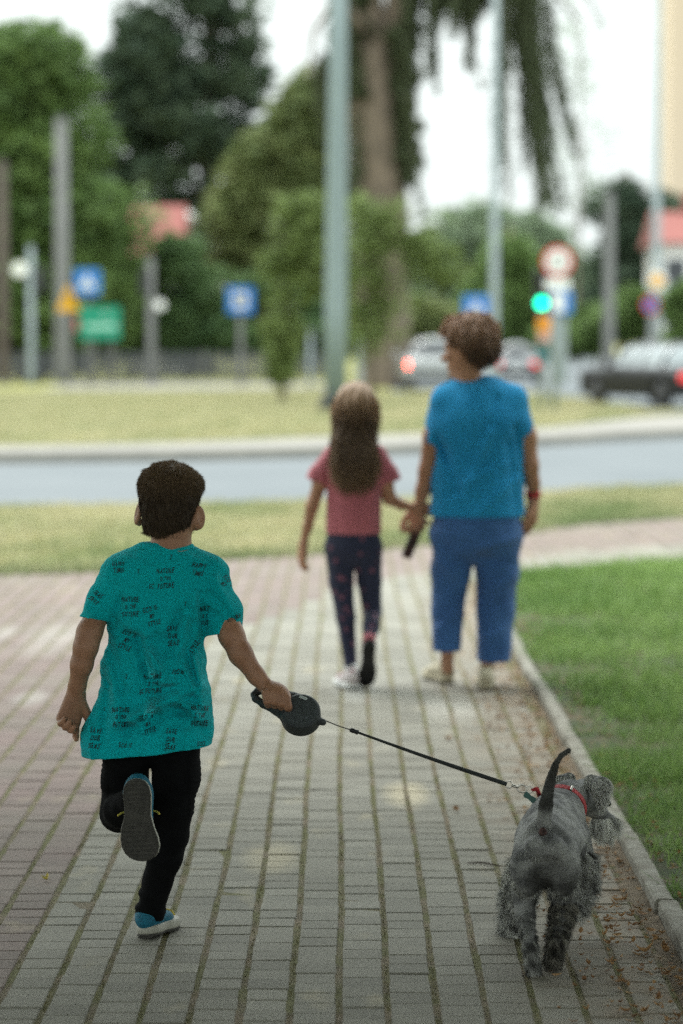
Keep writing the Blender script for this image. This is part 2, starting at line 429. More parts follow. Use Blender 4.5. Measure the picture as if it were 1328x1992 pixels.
M['tag_green'] = mat('green_tag', (.0, .07, .055), rough=.4)
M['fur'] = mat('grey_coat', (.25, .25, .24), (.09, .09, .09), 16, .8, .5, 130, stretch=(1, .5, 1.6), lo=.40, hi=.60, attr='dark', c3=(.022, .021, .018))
M['fur_hair'] = mat('grey_hair', (.04, .04, .038), None, rough=.7, attr='tone', c3=(.80, .80, .74), spec=.3)
M['fur_dark'] = mat('dark_hair', (.018, .017, .014), None, rough=.7, attr='tone', c3=(.24, .225, .185), spec=.3)
M['dog_skin'] = mat('dark_pink_skin', (.09, .035, .03), (.03, .014, .012), 120, .6, .4, 200)
M['nose'] = mat('nose', (.008, .008, .008), rough=.3)
M['leather'] = mat('brown_leather', (.05, .014, .012), rough=.45)
M['steel_pole'] = mat('grey_painted_steel', (.20, .255, .265), (.16, .21, .22), 2.5, .5, .15, 8, stretch=(3, 3, .5))
M['pale_pole'] = mat('pale_galvanised', (.27, .315, .325), (.22, .26, .27), 3, .5)
M['mid_pole'] = mat('weathered_pole', (.17, .17, .165), (.11, .11, .105), 4, .7, stretch=(3, 3, .4))
M['brown_pole'] = mat('weathered_wood', (.10, .075, .06), (.06, .05, .04), 5, .9, .3, 20, stretch=(4, 4, .4))
M['dark_paint'] = mat('dark_paint', (.02, .022, .024), rough=.6)
M['sign_blue'] = mat('sign_blue', (.03, .18, .52), rough=.4)
M['sign_white'] = mat('sign_white', (.75, .76, .75), rough=.4)
M['sign_red'] = mat('sign_red', (.50, .03, .03), rough=.4)
M['sign_yellow'] = mat('sign_yellow', (.75, .38, .01), rough=.4)
M['sign_green'] = mat('sign_green', (.0, .22, .13), rough=.4)
M['lamp_green'] = mat('lit_green_lens', (.0, .5, .3), emit=((.0, 1.0, .5), 3.5))
M['lamp_red'] = mat('lit_brake_lens', (.6, .05, .03), emit=((1.0, .13, .08), 11.0))
M['tail_red'] = mat('tail_lens', (.45, .02, .02), rough=.2, emit=((1.0, .05, .05), .6))
M['lens_off'] = mat('dark_lens', (.02, .02, .02), rough=.2)
M['globe'] = mat('opal_globe', (.8, .8, .78), rough=.4)
M['car_silver'] = mat('silver_paint', (.42, .43, .43), rough=.3, metal=.5, coat=.6)
M['car_grey'] = mat('grey_paint', (.16, .17, .18), rough=.3, metal=.5, coat=.6)
M['car_black'] = mat('black_paint', (.005, .005, .007), rough=.45, spec=.3, coat=.1)
M['glass'] = mat('tinted_glass', (.03, .035, .04), rough=.05, spec=.8)
M['glass_pale'] = mat('sky_lit_glass', (.26, .29, .30), rough=.2, spec=1.0, metal=.3)  # pale base colour stands in for reflected sky
M['tyre'] = mat('tyre', (.015, .015, .015), rough=.9)
M['rim'] = mat('alloy', (.10, .10, .11), rough=.35, metal=.8)
M['bark'] = mat('bark', (.20, .155, .115), (.10, .08, .06), 3, .95, .8, 6, stretch=(2, 2, .5))
M['bark_grey'] = mat('grey_bark', (.12, .10, .075), (.06, .05, .04), 4, .95, .8, 8, stretch=(2, 2, .5))
def leafmat(n, a, b): return mat(n, a, None, rough=.6, attr='tone', c3=b, transl=.28, spec=.25)
M['leaf_mid'] = leafmat('leaves_mid', (.085, .145, .045), (.19, .28, .09))
M['leaf_dark'] = leafmat('leaves_dark', (.04, .07, .045), (.11, .15, .09))
M['leaf_hedge'] = leafmat('leaves_hedge', (.055, .11, .045), (.14, .22, .085))
M['leaf_light'] = leafmat('leaves_light', (.11, .155, .045), (.21, .275, .095))
M['leaf_olive'] = leafmat('leaves_olive', (.11, .15, .055), (.25, .28, .11))
M['leaf_brown'] = leafmat('leaves_weeping', (.045, .06, .03), (.11, .135, .065))
M['leaf_far'] = leafmat('leaves_far', (.16, .22, .14), (.30, .37, .24))  # leaf colours paled to paint in distance haze
M['wall_beige'] = mat('beige_render', (.62, .50, .38), (.57, .46, .35), 2, .9)
M['wall_cream'] = mat('cream_render', (.66, .63, .58), (.6, .57, .52), 2, .9)
M['roof_red'] = mat('red_roof', (.27, .085, .07), (.21, .06, .05), 3, .8)
M['fence'] = mat('grey_fence_panel', (.075, .08, .09), (.055, .06, .068), 4, .8)
M['kerb'] = mat('weathered_concrete', (.27, .26, .22), (.14, .125, .095), 14, .9, .5, 90)
M['kerb_far'] = mat('pale_concrete', (.25, .24, .21), (.2, .195, .175), 3, .9)
M['sidewalk'] = mat('pale_slab', (.24, .225, .20), (.20, .185, .165), 2, .9)
M['asphalt'] = mat('asphalt', (.12, .135, .145), (.10, .115, .125), .6, .75, .4, 60)
M['litter'] = mat('dry_leaf', (.16, .075, .03), None, rough=.8, attr='tone', c3=(.42, .25, .11), transl=.15)
M['twig'] = mat('twig', (.05, .032, .02), rough=.9)
M['grass_near'] = mat('grass_blades', (.095, .185, .04), None, rough=.55, attr='tone', c3=(.30, .42, .13), transl=.3, spec=.3)
M['grass_dry'] = mat('dry_grass_blades', (.16, .21, .09), None, rough=.7, attr='tone', c3=(.44, .405, .25), transl=.25, spec=.2)
# ------------------------------------------------------------------ the ground
def ground_mat():
    m = bpy.data.materials.new('ground_turf'); m.use_nodes = True; n = m.node_tree.nodes; l = m.node_tree.links
    b = n['Principled BSDF']; b.inputs['Roughness'].default_value = .95; b.inputs['Specular IOR Level'].default_value = .15
    tc = n.new('ShaderNodeTexCoord'); 
    def noise(s, lo, hi, det=5):
        z = n.new('ShaderNodeTexNoise'); z.inputs['Scale'].default_value = s; z.inputs['Detail'].default_value = det; l.new(tc.outputs['Object'], z.inputs['Vector'])
        r = n.new('ShaderNodeMapRange'); r.inputs[1].default_value = lo; r.inputs[2].default_value = hi; l.new(z.outputs[0], r.inputs[0]); return r.outputs[0]
    def mix(f, a, c):
        x = n.new('ShaderNodeMix'); x.data_type = 'RGBA'; l.new(f, x.inputs['Factor'])
        for s_, v in (('A', a), ('B', c)):
            if isinstance(v, tuple): x.inputs[s_].default_value = v + (1,)
            else: l.new(v, x.inputs[s_])
        return x.outputs['Result']
    c = mix(noise(.35, .38, .62), (.20, .225, .07), (.37, .35, .14))
    c = mix(noise(1.1, .45, .7), c, (.34, .27, .13))
    c = mix(noise(25, .3, .8), c, (.15, .17, .06))
    l.new(c, b.inputs['Base Color']); return m
def soil_mat():
    return mat('lawn_soil', (.035, .05, .015), (.10, .075, .04), 9, .95, .6, 60, lo=.4, hi=.7)

# one sheet to the horizon
g = MB(); g.add([[-900, -30, -.03], [900, -30, -.03], [900, 1500, -.03], [-900, 1500, -.03]], [[0, 1, 2, 3]])
mesh_obj('ground', np.concatenate(g.V), g.F, ground_mat(), None, False).__setitem__('kind', 'structure')

def spline(pts, n=12):
    pts = [np.array(p[:2], float) for p in pts]; out = []
    P = [2 * pts[0] - pts[1]] + pts + [2 * pts[-1] - pts[-2]]
    for i in range(1, len(P) - 2):
        for k in range(n):
            t = k / n; a, b, c, d = P[i - 1:i + 3]
            out.append(.5 * ((2 * b) + (-a + c) * t + (2 * a - 5 * b + 4 * c - d) * t * t + (-a + 3 * b - 3 * c + d) * t ** 3))
    out.append(pts[-1]); return np.array(out)
def band(name, A, B, z, m, kind='structure'):
    """sheet between two polylines of equal length"""
    n = len(A); V = np.concatenate([np.c_[A, np.full(n, z)], np.c_[B, np.full(n, z)]])
    F = np.array([[i, i + 1, n + i + 1, n + i] for i in range(n - 1)])
    o = mesh_obj(name, V, F, m, None, False); o['kind'] = kind; return o
def resamp(P, n=60):
    s = np.r_[0, np.cumsum(np.linalg.norm(np.diff(P, axis=0), axis=1))]; t = np.linspace(0, s[-1], n)
    return np.c_[np.interp(t, s, P[:, 0]), np.interp(t, s, P[:, 1])]

grass_near_edge = spline([(-30, 15.2), (-12, 15.6), G(0, 1121), G(300, 1099), G(600, 1082), G(830, 1062), G(1000, 1041), G(1328, 1010), (8.5, 25.6), (20, 31)])
road_near = spline([(-40, 23.5), (-12, 25.2), G(0, 980), G(664, 968), G(1040, 955), G(1328, 941), (11, 31.5), (26, 40)])
road_far = spline([(-40, 32.5), (-14, 33.2), G(0, 899), G(664, 886), G(1050, 866), G(1328, 850), (13, 49), (26, 60)])
walk_far = spline([(-40, 34.6), (-16, 35.4), Gz(0, 868, .11), Gz(640, 850, .11), Gz(1040, 834, .11), Gz(1328, 806, .11), (13, 60), (26, 76)])

# pavers: every block a bevelled stone, laid in courses with wide mossy joints
def edge_y(x): return np.interp(x, grass_near_edge[:, 0], grass_near_edge[:, 1])
red_edge = spline([(-.83, 3), (-.80, 6.5), (-.79, 9), (-.78, 12), (-.62, 14.2), G(560, 1188), G(700, 1136), G(1000, 1092), G(1328, 1060), (8, 23.4), (14, 26)])
def is_red(x, y):
    k = np.searchsorted(red_edge[:, 1], y) if y < 14.2 else None
    return (x < red_edge[min(k, len(red_edge) - 1), 0]) if k is not None else y > np.interp(x, red_edge[:, 0], red_edge[:, 1])
def lawn_y(x): return np.interp(x, [.9, 1.3, 2.2, 3.4, 5, 9, 16], [17.35, 17.75, 18.35, 18.9, 19.9, 22.3, 26])
PX, PZ = .1126, .0993
BV = []; BF = []; tone = []; redf = []
nb = 0
cols = range(int(-6.2 / PX), int(9 / PX))
rr = random.Random(3)
for ci in cols:
    x0 = .053 + ci * PX
    off = rr.uniform(0, PZ); wob = rr.uniform(0, 6.28); wob2 = rr.uniform(0, 6.28)
    y = 3.4 + off
    ymax = edge_y(x0)
    while y < ymax:
        yc = y + PZ / 2; far = y > 13
        ln = PZ * (2 if far else 1)
        y += ln
        if x0 > .80 and yc < lawn_y(x0) + .0: continue
        if x0 < -1.1 - yc * .19 or x0 > 1.2 + yc * .2: continue
        if x0 < -5.6: continue
        xw = x0 + .0032 * math.sin(yc * 1.7 + 1.0) + .0013 * math.sin(yc * 5.3 + wob2)
        hx, hy = .0488 + rr.uniform(-.0012, .0008), ln / 2 - rr.uniform(.0003, .0013)
        z = rr.gauss(0, .0011); tx, ty = rr.gauss(0, .008), rr.gauss(0, .008); b = .0028
        base = len(BV)
        for (u, v, lv) in ((-1, -1, 0), (1, -1, 0), (1, 1, 0), (-1, 1, 0), (-1, -1, 1), (1, -1, 1), (1, 1, 1), (-1, 1, 1)):
            uu = u * (hx - (b if lv else 0)); vv = v * (hy - (b if lv else 0)) 
            BV.append((xw + uu, yc - PZ / 2 + ln / 2 + vv, z + uu * tx + vv * ty + (0 if lv else -.004)))
        for q in ((4, 5, 6, 7), (0, 1, 5, 4), (1, 2, 6, 5), (2, 3, 7, 6), (3, 0, 4, 7)): BF.append([base + k for k in q])
        t = min(1, max(0, rr.gauss(.5, .22))); rd = 1.0 if is_red(x0, yc) else 0.0
        if rr.random() < .03: t = rr.choice([0, 1])
        tone += [t] * 5; redf += [rd] * 5
BV = np.array(BV); BF = np.array(BF)
def paver_mat():
    m = bpy.data.materials.new('concrete_block_pavers'); m.use_nodes = True; n = m.node_tree.nodes; l = m.node_tree.links
    b = n['Principled BSDF']; b.inputs['Roughness'].default_value = .85; b.inputs['Specular IOR Level'].default_value = .3
    tc = n.new('ShaderNodeTexCoord'); geo = n.new('ShaderNodeNewGeometry')
    def noise(s, lo, hi, det=5, st=None):
        z = n.new('ShaderNodeTexNoise'); z.inputs['Scale'].default_value = s; z.inputs['Detail'].default_value = det
        v = geo.outputs['Position']
        if st:
            mp = n.new('ShaderNodeMapping'); mp.inputs['Scale'].default_value = st; l.new(v, mp.inputs[0]); v = mp.outputs[0]
        l.new(v, z.inputs['Vector'])
        r = n.new('ShaderNodeMapRange'); r.inputs[1].default_value = lo; r.inputs[2].default_value = hi; l.new(z.outputs[0], r.inputs[0]); return r.outputs[0]
    def mix(f, a, c, k=None):
        x = n.new('ShaderNodeMix'); x.data_type = 'RGBA'
        if k is not None:
            mm = n.new('ShaderNodeMath'); mm.operation = 'MULTIPLY'; mm.inputs[1].default_value = k; l.new(f, mm.inputs[0]); f = mm.outputs[0]
        l.new(f, x.inputs['Factor'])
        for s_, v in (('A', a), ('B', c)):
            if isinstance(v, tuple): x.inputs[s_].default_value = v + (1,)
            else: l.new(v, x.inputs[s_])
        return x.outputs['Result']
    at = n.new('ShaderNodeAttribute'); at.attribute_name = 'tone'; ar = n.new('ShaderNodeAttribute'); ar.attribute_name = 'red'
    grey = mix(at.outputs['Fac'], (.195, .184, .154), (.32, .304, .256))
    red = mix(at.outputs['Fac'], (.165, .112, .103), (.245, .17, .157))
    c = mix(ar.outputs['Fac'], grey, red)
    c = mix(noise(1.6, .35, .7), c, (.20, .185, .145), .5)          # dirt
    c = mix(noise(240, .25, .8, 2), c, (.16, .16, .14), .5)         # aggregate
    c = mix(noise(5, .62, .80, 6, (1, .5, 1)), c, (.50, .43, .28), .55)      # sand smears
    # dust swept against the kerb
    sp = n.new('ShaderNodeSeparateXYZ'); l.new(geo.outputs['Position'], sp.inputs[0])
    r = n.new('ShaderNodeMapRange'); r.inputs[1].default_value = .35; r.inputs[2].default_value = .95; l.new(sp.outputs[0], r.inputs[0])
    r2 = n.new('ShaderNodeMapRange'); r2.inputs[1].default_value = 17.5; r2.inputs[2].default_value = 15.5; l.new(sp.outputs[1], r2.inputs[0])
    nn = noise(7, .30, .70, 6); mm = n.new('ShaderNodeMath'); mm.operation = 'MULTIPLY'; l.new(r.outputs[0], mm.inputs[0]); l.new(nn, mm.inputs[1])
    m3 = n.new('ShaderNodeMath'); m3.operation = 'MULTIPLY'; l.new(mm.outputs[0], m3.inputs[0]); l.new(r2.outputs[0], m3.inputs[1])
    c = mix(m3.outputs[0], c, (.20, .135, .08), 1.2)
    def patch(cx, cy, rx, ry, col, k):
        nonlocal c
        mp = n.new('ShaderNodeMapping'); mp.inputs['Location'].default_value = (-cx / rx, -cy / ry, 0); mp.inputs['Scale'].default_value = (1 / rx, 1 / ry, 0)
        l.new(geo.outputs['Position'], mp.inputs[0]); vl = n.new('ShaderNodeVectorMath'); vl.operation = 'LENGTH'; l.new(mp.outputs[0], vl.inputs[0])
        ad = n.new('ShaderNodeMath'); ad.operation = 'ADD'; l.new(vl.outputs['Value'], ad.inputs[0]); l.new(noise(14, 0, 1.4), ad.inputs[1])
        q = n.new('ShaderNodeMapRange'); q.inputs[1].default_value = 1.45; q.inputs[2].default_value = .75; l.new(ad.outputs[0], q.inputs[0])
        c = mix(q.outputs[0], c, col, k)
    for (x, y, rx, ry, col, k) in ((530, 1668, .10, .28, (.48, .42, .29), .55), (105, 1240, .17, .9, (.40, .38, .34), .4), (60, 1357, .09, .3, (.42, .40, .37), .45),
                                   (880, 1378, .16, .38, (.46, .44, .39), .5), (0, 1232, .1, .5, (.40, .38, .35), .4), (790, 1545, .09, .3, (.55, .48, .33), .6), (690, 1340, .12, .5, (.36, .36, .33), .6)):
        gx, gy_, _ = G(x, y); patch(gx, gy_, rx, ry, col, k)
    l.new(c, b.inputs['Base Color'])
    nb_ = n.new('ShaderNodeTexNoise'); nb_.inputs['Scale'].default_value = 320; nb_.inputs['Detail'].default_value = 3; l.new(geo.outputs['Position'], nb_.inputs['Vector'])
    bp = n.new('ShaderNodeBump'); bp.inputs['Strength'].default_value = .5; bp.inputs['Distance'].default_value = .003; l.new(nb_.outputs[0], bp.inputs['Height']); l.new(bp.outputs[0], b.inputs['Normal'])
    return m
pv = mesh_obj('path', BV, BF, paver_mat(), None, False, {'tone': ('FACE', tone), 'red': ('FACE', redf)}); pv['kind'] = 'structure'
# joint bed: sand, dirt and moss
def bed_mat():
    m = mat('mossy_joint_sand', (.15, .125, .08), (.22, .17, .115), 9, .95, .8, 150, attr=None)
    n = m.node_tree.nodes; l = m.node_tree.links; b = [x for x in n if x.type == 'BSDF_PRINCIPLED'][0]
    src = b.inputs['Base Color'].links[0].from_socket
    geo = n.new('ShaderNodeNewGeometry'); z = n.new('ShaderNodeTexNoise'); z.inputs['Scale'].default_value = 5; z.inputs['Detail'].default_value = 6; l.new(geo.outputs['Position'], z.inputs['Vector'])
    r = n.new('ShaderNodeMapRange'); r.inputs[1].default_value = .40; r.inputs[2].default_value = .58; l.new(z.outputs[0], r.inputs[0])
    x = n.new('ShaderNodeMix'); x.data_type = 'RGBA'; l.new(r.outputs[0], x.inputs['Factor']); l.new(src, x.inputs['A']); x.inputs['B'].default_value = (.135, .13, .05, 1)
    l.new(x.outputs['Result'], b.inputs['Base Color']); return m
xs = np.linspace(-6.5, 9, 125); ge = np.c_[xs, edge_y(xs)]; lo_ = np.c_[xs, np.where(xs > .87, lawn_y(xs) - .05, 2.0)]
bedo = band('joint_bed', lo_, ge, -.0032, bed_mat())
# moss and small weeds standing in the long joints
mp_, mt = [], []
for ci in range(-9, 8):
    x = .053 + (ci + .5) * PX
    wv = lambda yy: .0032 * np.sin(yy * 1.7 + 1.0)
    k = int(1500)
    y = RG.uniform(4.3, 10.5, k); dens = vnoise(y, ci * 3.1, 0 * y, .5, 5) > RG.uniform(-.9, .9, k); y = y[dens]
    mp_.append(np.c_[x + wv(y) + RG.normal(0, .0028, len(y)), y, np.full(len(y), -.004)])
P = np.concatenate(mp_); D = RG.normal(size=(len(P), 3)) * [.7, .7, .2] + [0, 0, .8]
V, F, tn = strands(P, D, RG.uniform(.003, .009, len(P)), RG.uniform(.0015, .003, len(P)), 2)
o = mesh_obj('moss', V, F, mat('joint_moss', (.10, .09, .04), None, rough=.9, attr='tone', c3=(.21, .19, .07)), None, True, {'tone': ('POINT', tn)})
tag(o, 'olive moss growing in the long joints between the paving blocks', 'moss', kind='stuff')

# concrete edging along the lawn
KX = .868
kb = MB(); y = 3.2; i = 0
while y < 17.0:
    L = 1.0; tx = rr.gauss(0, .003)
    R = np.array(Matrix.Rotation(rr.gauss(0, .004), 3, 'Z') @ Matrix.Rotation(rr.gauss(0, .012), 3, 'Y'))
    kb.box((KX + tx, y + L / 2, -.03 + rr.gauss(0, .004)), (.027, L / 2 - .004, .066), R, .007); y += L
kb.box((KX + .02, 17.1, -.03), (.032, .1, .062), None, .008)
o = kb.build('kerb', M['kerb']); o['kind'] = 'structure'
# rough dirt bank against the edging, pierces the blocks unevenly
nx, ny = 36, 700
X, Y = np.meshgrid(np.linspace(.42, .842, nx), np.linspace(3.4, 17.0, ny), indexing='ij')
Z = -.019 + .021 * np.clip((X - .50) / .34, 0, 1) ** 1.3 + .003 * vnoise(X, Y * .6, 0 * X, .33, 3) + .0035 * vnoise(X, Y * .8, 0 * X, .11, 4) + .0028 * vnoise(X, Y, 0 * X, .045, 5) + RG.normal(0, .0008, X.shape)
Z -= .02 * np.clip(vnoise(0 * X, Y, 0 * X, 3.3, 9) * .5 - .1, 0, 1)
V = np.stack([X, Y, Z], -1).reshape(-1, 3); I = np.arange(nx * ny).reshape(nx, ny)
F = np.stack([I[:-1, :-1], I[1:, :-1], I[1:, 1:], I[:-1, 1:]], -1).reshape(-1, 4)
o = mesh_obj('dirt', V, F, mat('swept_dirt', (.12, .09, .058), (.21, .16, .105), 22, .95, .9, 120), None, True); o['kind'] = 'structure'

# near lawn: uneven soil plus real blades
lx, ly = np.meshgrid(np.linspace(0, 1, 60), np.linspace(0, 1, 150), indexing='ij')
yb = 2.5 + 0 * lx
X = KX + .034 + lx * 9; ytop = lawn_y(X); Y = 2.5 + ly * (ytop - 2.5)
Z = .012 + .02 * np.clip((X - KX) / .5, 0, 1) + .012 * vnoise(X, Y, 0 * X, 1.3, 2)
V = np.stack([X, Y, Z], -1).reshape(-1, 3); I = np.arange(X.size).reshape(X.shape)
F = np.stack([I[:-1, :-1], I[1:, :-1], I[1:, 1:], I[:-1, 1:]], -1).reshape(-1, 4)
o = mesh_obj('lawn_ground', V, F, soil_mat(), None, True); o['kind'] = 'structure'
def blades(n, xr, yr, hmin, hmax, wd, edge=True, seed=1):
    r = np.random.default_rng(seed)
    x = r.uniform(xr[0], xr[1], n); y = r.uniform(yr[0], yr[1], n)
    ok = (y < lawn_y(x) + r.normal(0, .06, n)) & (x < .85 + y * .175)
    pn = vnoise(x, y, 0 * x, .55, 21) + .6 * vnoise(x, y, 0 * x, .2, 22)
    thin = np.clip((x - KX - .03) / .30, 0, 1)
    ok &= (pn * .35 + .75 * thin + .15) > r.uniform(0, .9, n)
    x, y, pn = x[ok], y[ok], pn[ok]; n = len(x)
    z = .005 + .02 * np.clip((x - KX) / .5, 0, 1)
    D = np.c_[r.normal(0, .45, (n, 2)), np.ones(n)]
    hgt = r.uniform(hmin, hmax, n) * (1 + .35 * pn)
    tn = np.clip(r.normal(.42, .25, n) + .22 * vnoise(x, y, 0 * x, .9, 8), 0, 1)
    return strands(np.c_[x, y, z], D, hgt, np.full(n, wd), 2, droop=.7, rg=r, tone=tn)
A = [blades(115000, (KX + .02, 3.1), (5.2, 10.5), .035, .085, .0042, seed=1), blades(80000, (KX + .02, 4.6), (10.5, 19.2), .05, .10, .009, seed=2)]
V = np.concatenate([a[0] for a in A]); F = np.concatenate([A[0][1], A[1][1] + len(A[0][0])]); tn = np.concatenate([a[2] for a in A])
o = mesh_obj('grass', V, F, M['grass_near'], None, True, {'tone': ('POINT', tn)})
tag(o, 'short green grass of the lawn right of the concrete edging', 'grass', kind='stuff')
# shaggy fringe and sparse blades on the dry verge in front of the road and the island beyond
def verge(n, f_lo, f_hi, xr, h, wd, seed):
    r = np.random.default_rng(seed); x = r.uniform(xr[0], xr[1], n)
    a = f_lo(x); b = f_hi(x); y = a + (b - a) * r.random(n)
    D = np.c_[r.normal(0, .5, (n, 2)), np.ones(n)]
    tn = np.clip(r.normal(.45, .22, n) + .40 * vnoise(x, y * .6, 0 * x, 1.9, 31) + .25 * vnoise(x, y, 0 * x, .6, 32) + .5 * np.clip((y - a) / 4, 0, 1) - .15, 0, 1)
    return strands(np.c_[x, y, np.full(n, -.02)], D, r.uniform(.5, 1, n) * h, np.full(n, wd), 2, droop=.6, rg=r, tone=tn)
fe = lambda x: edge_y(x) + .02
fr = lambda x: np.interp(x, road_near[:, 0], road_near[:, 1]) - .05
A = [verge(70000, fe, fr, (-6, 7), .075, .018, 3), verge(16000, fe, lambda x: fe(x) + .5, (-5, 6), .10, .012, 4)]
V = np.concatenate([a[0] for a in A]); F = np.concatenate([A[0][1], A[1][1] + len(A[0][0])]); tn = np.concatenate([a[2] for a in A])
o = mesh_obj('verge_grass', V, F, M['grass_dry'], None, True, {'tone': ('POINT', tn)})
tag(o, 'dry yellowish grass of the verge between the path and the road', 'grass', kind='stuff')

# road, far kerb, far walk
ra, rb = resamp(road_near), resamp(road_far); wa = resamp(walk_far)
band('road', ra, rb, -.018, M['asphalt'])
def kerb_line(name, P, wdt, zt, zb, m):
    nrm = np.gradient(P, axis=0); nrm = np.c_[-nrm[:, 1], nrm[:, 0]]; nrm /= np.linalg.norm(nrm, axis=1)[:, None]; Q = P + nrm * wdt; n = len(P)
    V = np.concatenate([np.c_[P, np.full(n, zb)], np.c_[P, np.full(n, zt - .01)], np.c_[P + nrm * .012, np.full(n, zt)], np.c_[Q, np.full(n, zt)], np.c_[Q, np.full(n, zb)]])
    F = np.array([[j * n + i, j * n + i + 1, (j + 1) * n + i + 1, (j + 1) * n + i] for j in range(4) for i in range(n - 1)])
    o = mesh_obj(name, V, F, m, None, False); o['kind'] = 'structure'
kerb_line('far_kerb', rb, .16, .12, -.05, M['kerb_far'])
def shift(P, d):
    nrm = np.gradient(P, axis=0); nrm = np.c_[-nrm[:, 1], nrm[:, 0]]; nrm /= np.linalg.norm(nrm, axis=1)[:, None]; return P + nrm * d
band('far_pavement', shift(rb, .16), wa, .112, M['sidewalk'])
# the cross street with the traffic, and a strip of pavement on the island
A = spline([G(770, 764), G(950, 760), G(1120, 776), G(1250, 795), G(1340, 803), (16, 62), (40, 90)]); B = spline([(1.0, 300), (9, 300), (14, 300), (20, 300), (50, 300), (70, 300)])
SRE = resamp(A, 30)
band('side_road', resamp(A, 30), resamp(B, 30), -.022, M['asphalt'])
band('island_path', np.array([[-9.5, 84.0], [-.5, 84.0]]), np.array([[-9.5, 98.0], [-.5, 98.0]]), -.0245, M['sidewalk'])
o = None
def isl_hi(x):
    base = np.interp(x, wa[:, 0], wa[:, 1]) + 46
    return np.where(x > .9, np.minimum(base, np.interp(x, SRE[:, 0], SRE[:, 1]) - .1), base)
A = verge(110000, lambda x: np.interp(x, wa[:, 0], wa[:, 1]) + .05, isl_hi, (-18, 9), .14, .05, 6)
o = mesh_obj('island_grass', A[0], A[1], M['grass_dry'], None, True, {'tone': ('POINT', A[2])})
tag(o, 'yellow green grass beyond the road, running back to the grey fence', 'grass', kind='stuff')

# ------------------------------------------------------------------ dry leaves and twigs by the edging
def leaf_shape(L, Wd, curl, r):
    V = []; F = []; n = 7
    for i in range(n):
        t = i / (n - 1); wv = Wd * math.sin(math.pi * min(t * 1.05, 1) ** .8) + .0006
        z = curl * L * (t - .5) ** 2 * 2; 
        V += [[t * L - L / 2, -wv, z + abs(curl) * wv * .8], [t * L - L / 2, 0, z], [t * L - L / 2, wv, z + abs(curl) * wv * 1.1]]
    for i in range(n - 1):
        for j in (0, 1): F.append([i * 3 + j, i * 3 + j + 1, i * 3 + 4 + j, i * 3 + 3 + j])
    V = np.array(V); a = r.uniform(0, 6.28); Rm = np.array(Matrix.Rotation(a, 3, 'Z') @ Matrix.Rotation(r.gauss(0, .35), 3, 'X'))
    V = V @ Rm.T; V[:, 2] -= V[:, 2].min(); return V, F
big = [((1060, 1438), 1), ]
spots = [(1255, 1856, .055, .9, 'pale tan curled leaf lying nearest the lower end of the edging, beside the dog'), (1240, 1862, .03, .8, 'small tan leaf overlapped by the pale curled leaf'),
         (1268, 1815, .035, .6, 'upright cream leaf standing against the concrete edging'), (1300, 1855, .035, .5, 'brown leaf propped on the edging near the right border of the photo'),
         (1205, 1895, .03, .25, 'flat rust red leaf lying on the paving below the pale curled leaf'), (1216, 1972, .028, .4, 'orange leaf at the very bottom of the paving'),
         (1250, 1783, .04, .4, 'light brown leaf in the dirt level with the dog hind legs'), (1225, 1786, .03, .3, 'thin ochre leaf left of the light brown leaf in the dirt'),
         (1290, 1900, .03, .3, 'dark red leaf in the dirt at the lower right'), (92, 1715, .035, 1.0, 'small yellow leaf lying alone on the reddish paving'),
         (885, 1580, .05, .3, 'dark brown leaf lying on the grey paving left of the dog tail'), (872, 1441, .05, .5, 'dark curled leaf on the paving above the leash')]
for (x, y, L, tn_, lab) in spots:
    V, F = leaf_shape(L, L * .2, rr.uniform(.3, 1.1), rr); V = V + G(x, y) + [0, 0, .006]
    o = mesh_obj('fallen_leaf', V, F, M['litter'], None, True, {'tone': ('POINT', np.full(len(V), tn_))})
    if y == 1715: o.data.materials.clear(); o.data.materials.append(M['lace'])
    tag(o, lab, 'leaf', 'dry leaves lying on the paving')
LV = []; LF = []; LT = []; k = 0
for i in range(1900):
    yy = 4.6 + 11.5 * rr.random() ** 1.5; xx = KX - .04 - abs(rr.gauss(0, .13)) if rr.random() < .8 else KX + .04 + abs(rr.gauss(0, .10))
    V, F = leaf_shape(rr.uniform(.008, .032), rr.uniform(.002, .006), rr.uniform(.1, 1.2), rr); V = V + [xx, yy, .004 if xx < KX else .03]
    LV.append(V); LF += [[q + k for q in f] for f in F]; k += len(V); LT += [rr.random()] * len(V)
o = mesh_obj('leaf_litter', np.concatenate(LV), LF, M['litter'], None, True, {'tone': ('POINT', LT)})
tag(o, 'brown leaf crumbs and bits scattered along the concrete edging', 'leaf litter', kind='stuff')
tw = MB(); a = G(908, 1682); b_ = G(972, 1688); m_ = (a + b_) / 2 + [0, .02, 0]
tw.tube([a + [0, 0, .006], m_ + [0, 0, .007], b_ + [0, 0, .006]], [.0022, .003, .002], 6)
tag(tw.build('twig', M['twig']), 'thin dark twig lying on the paving left of the dog', 'twig')
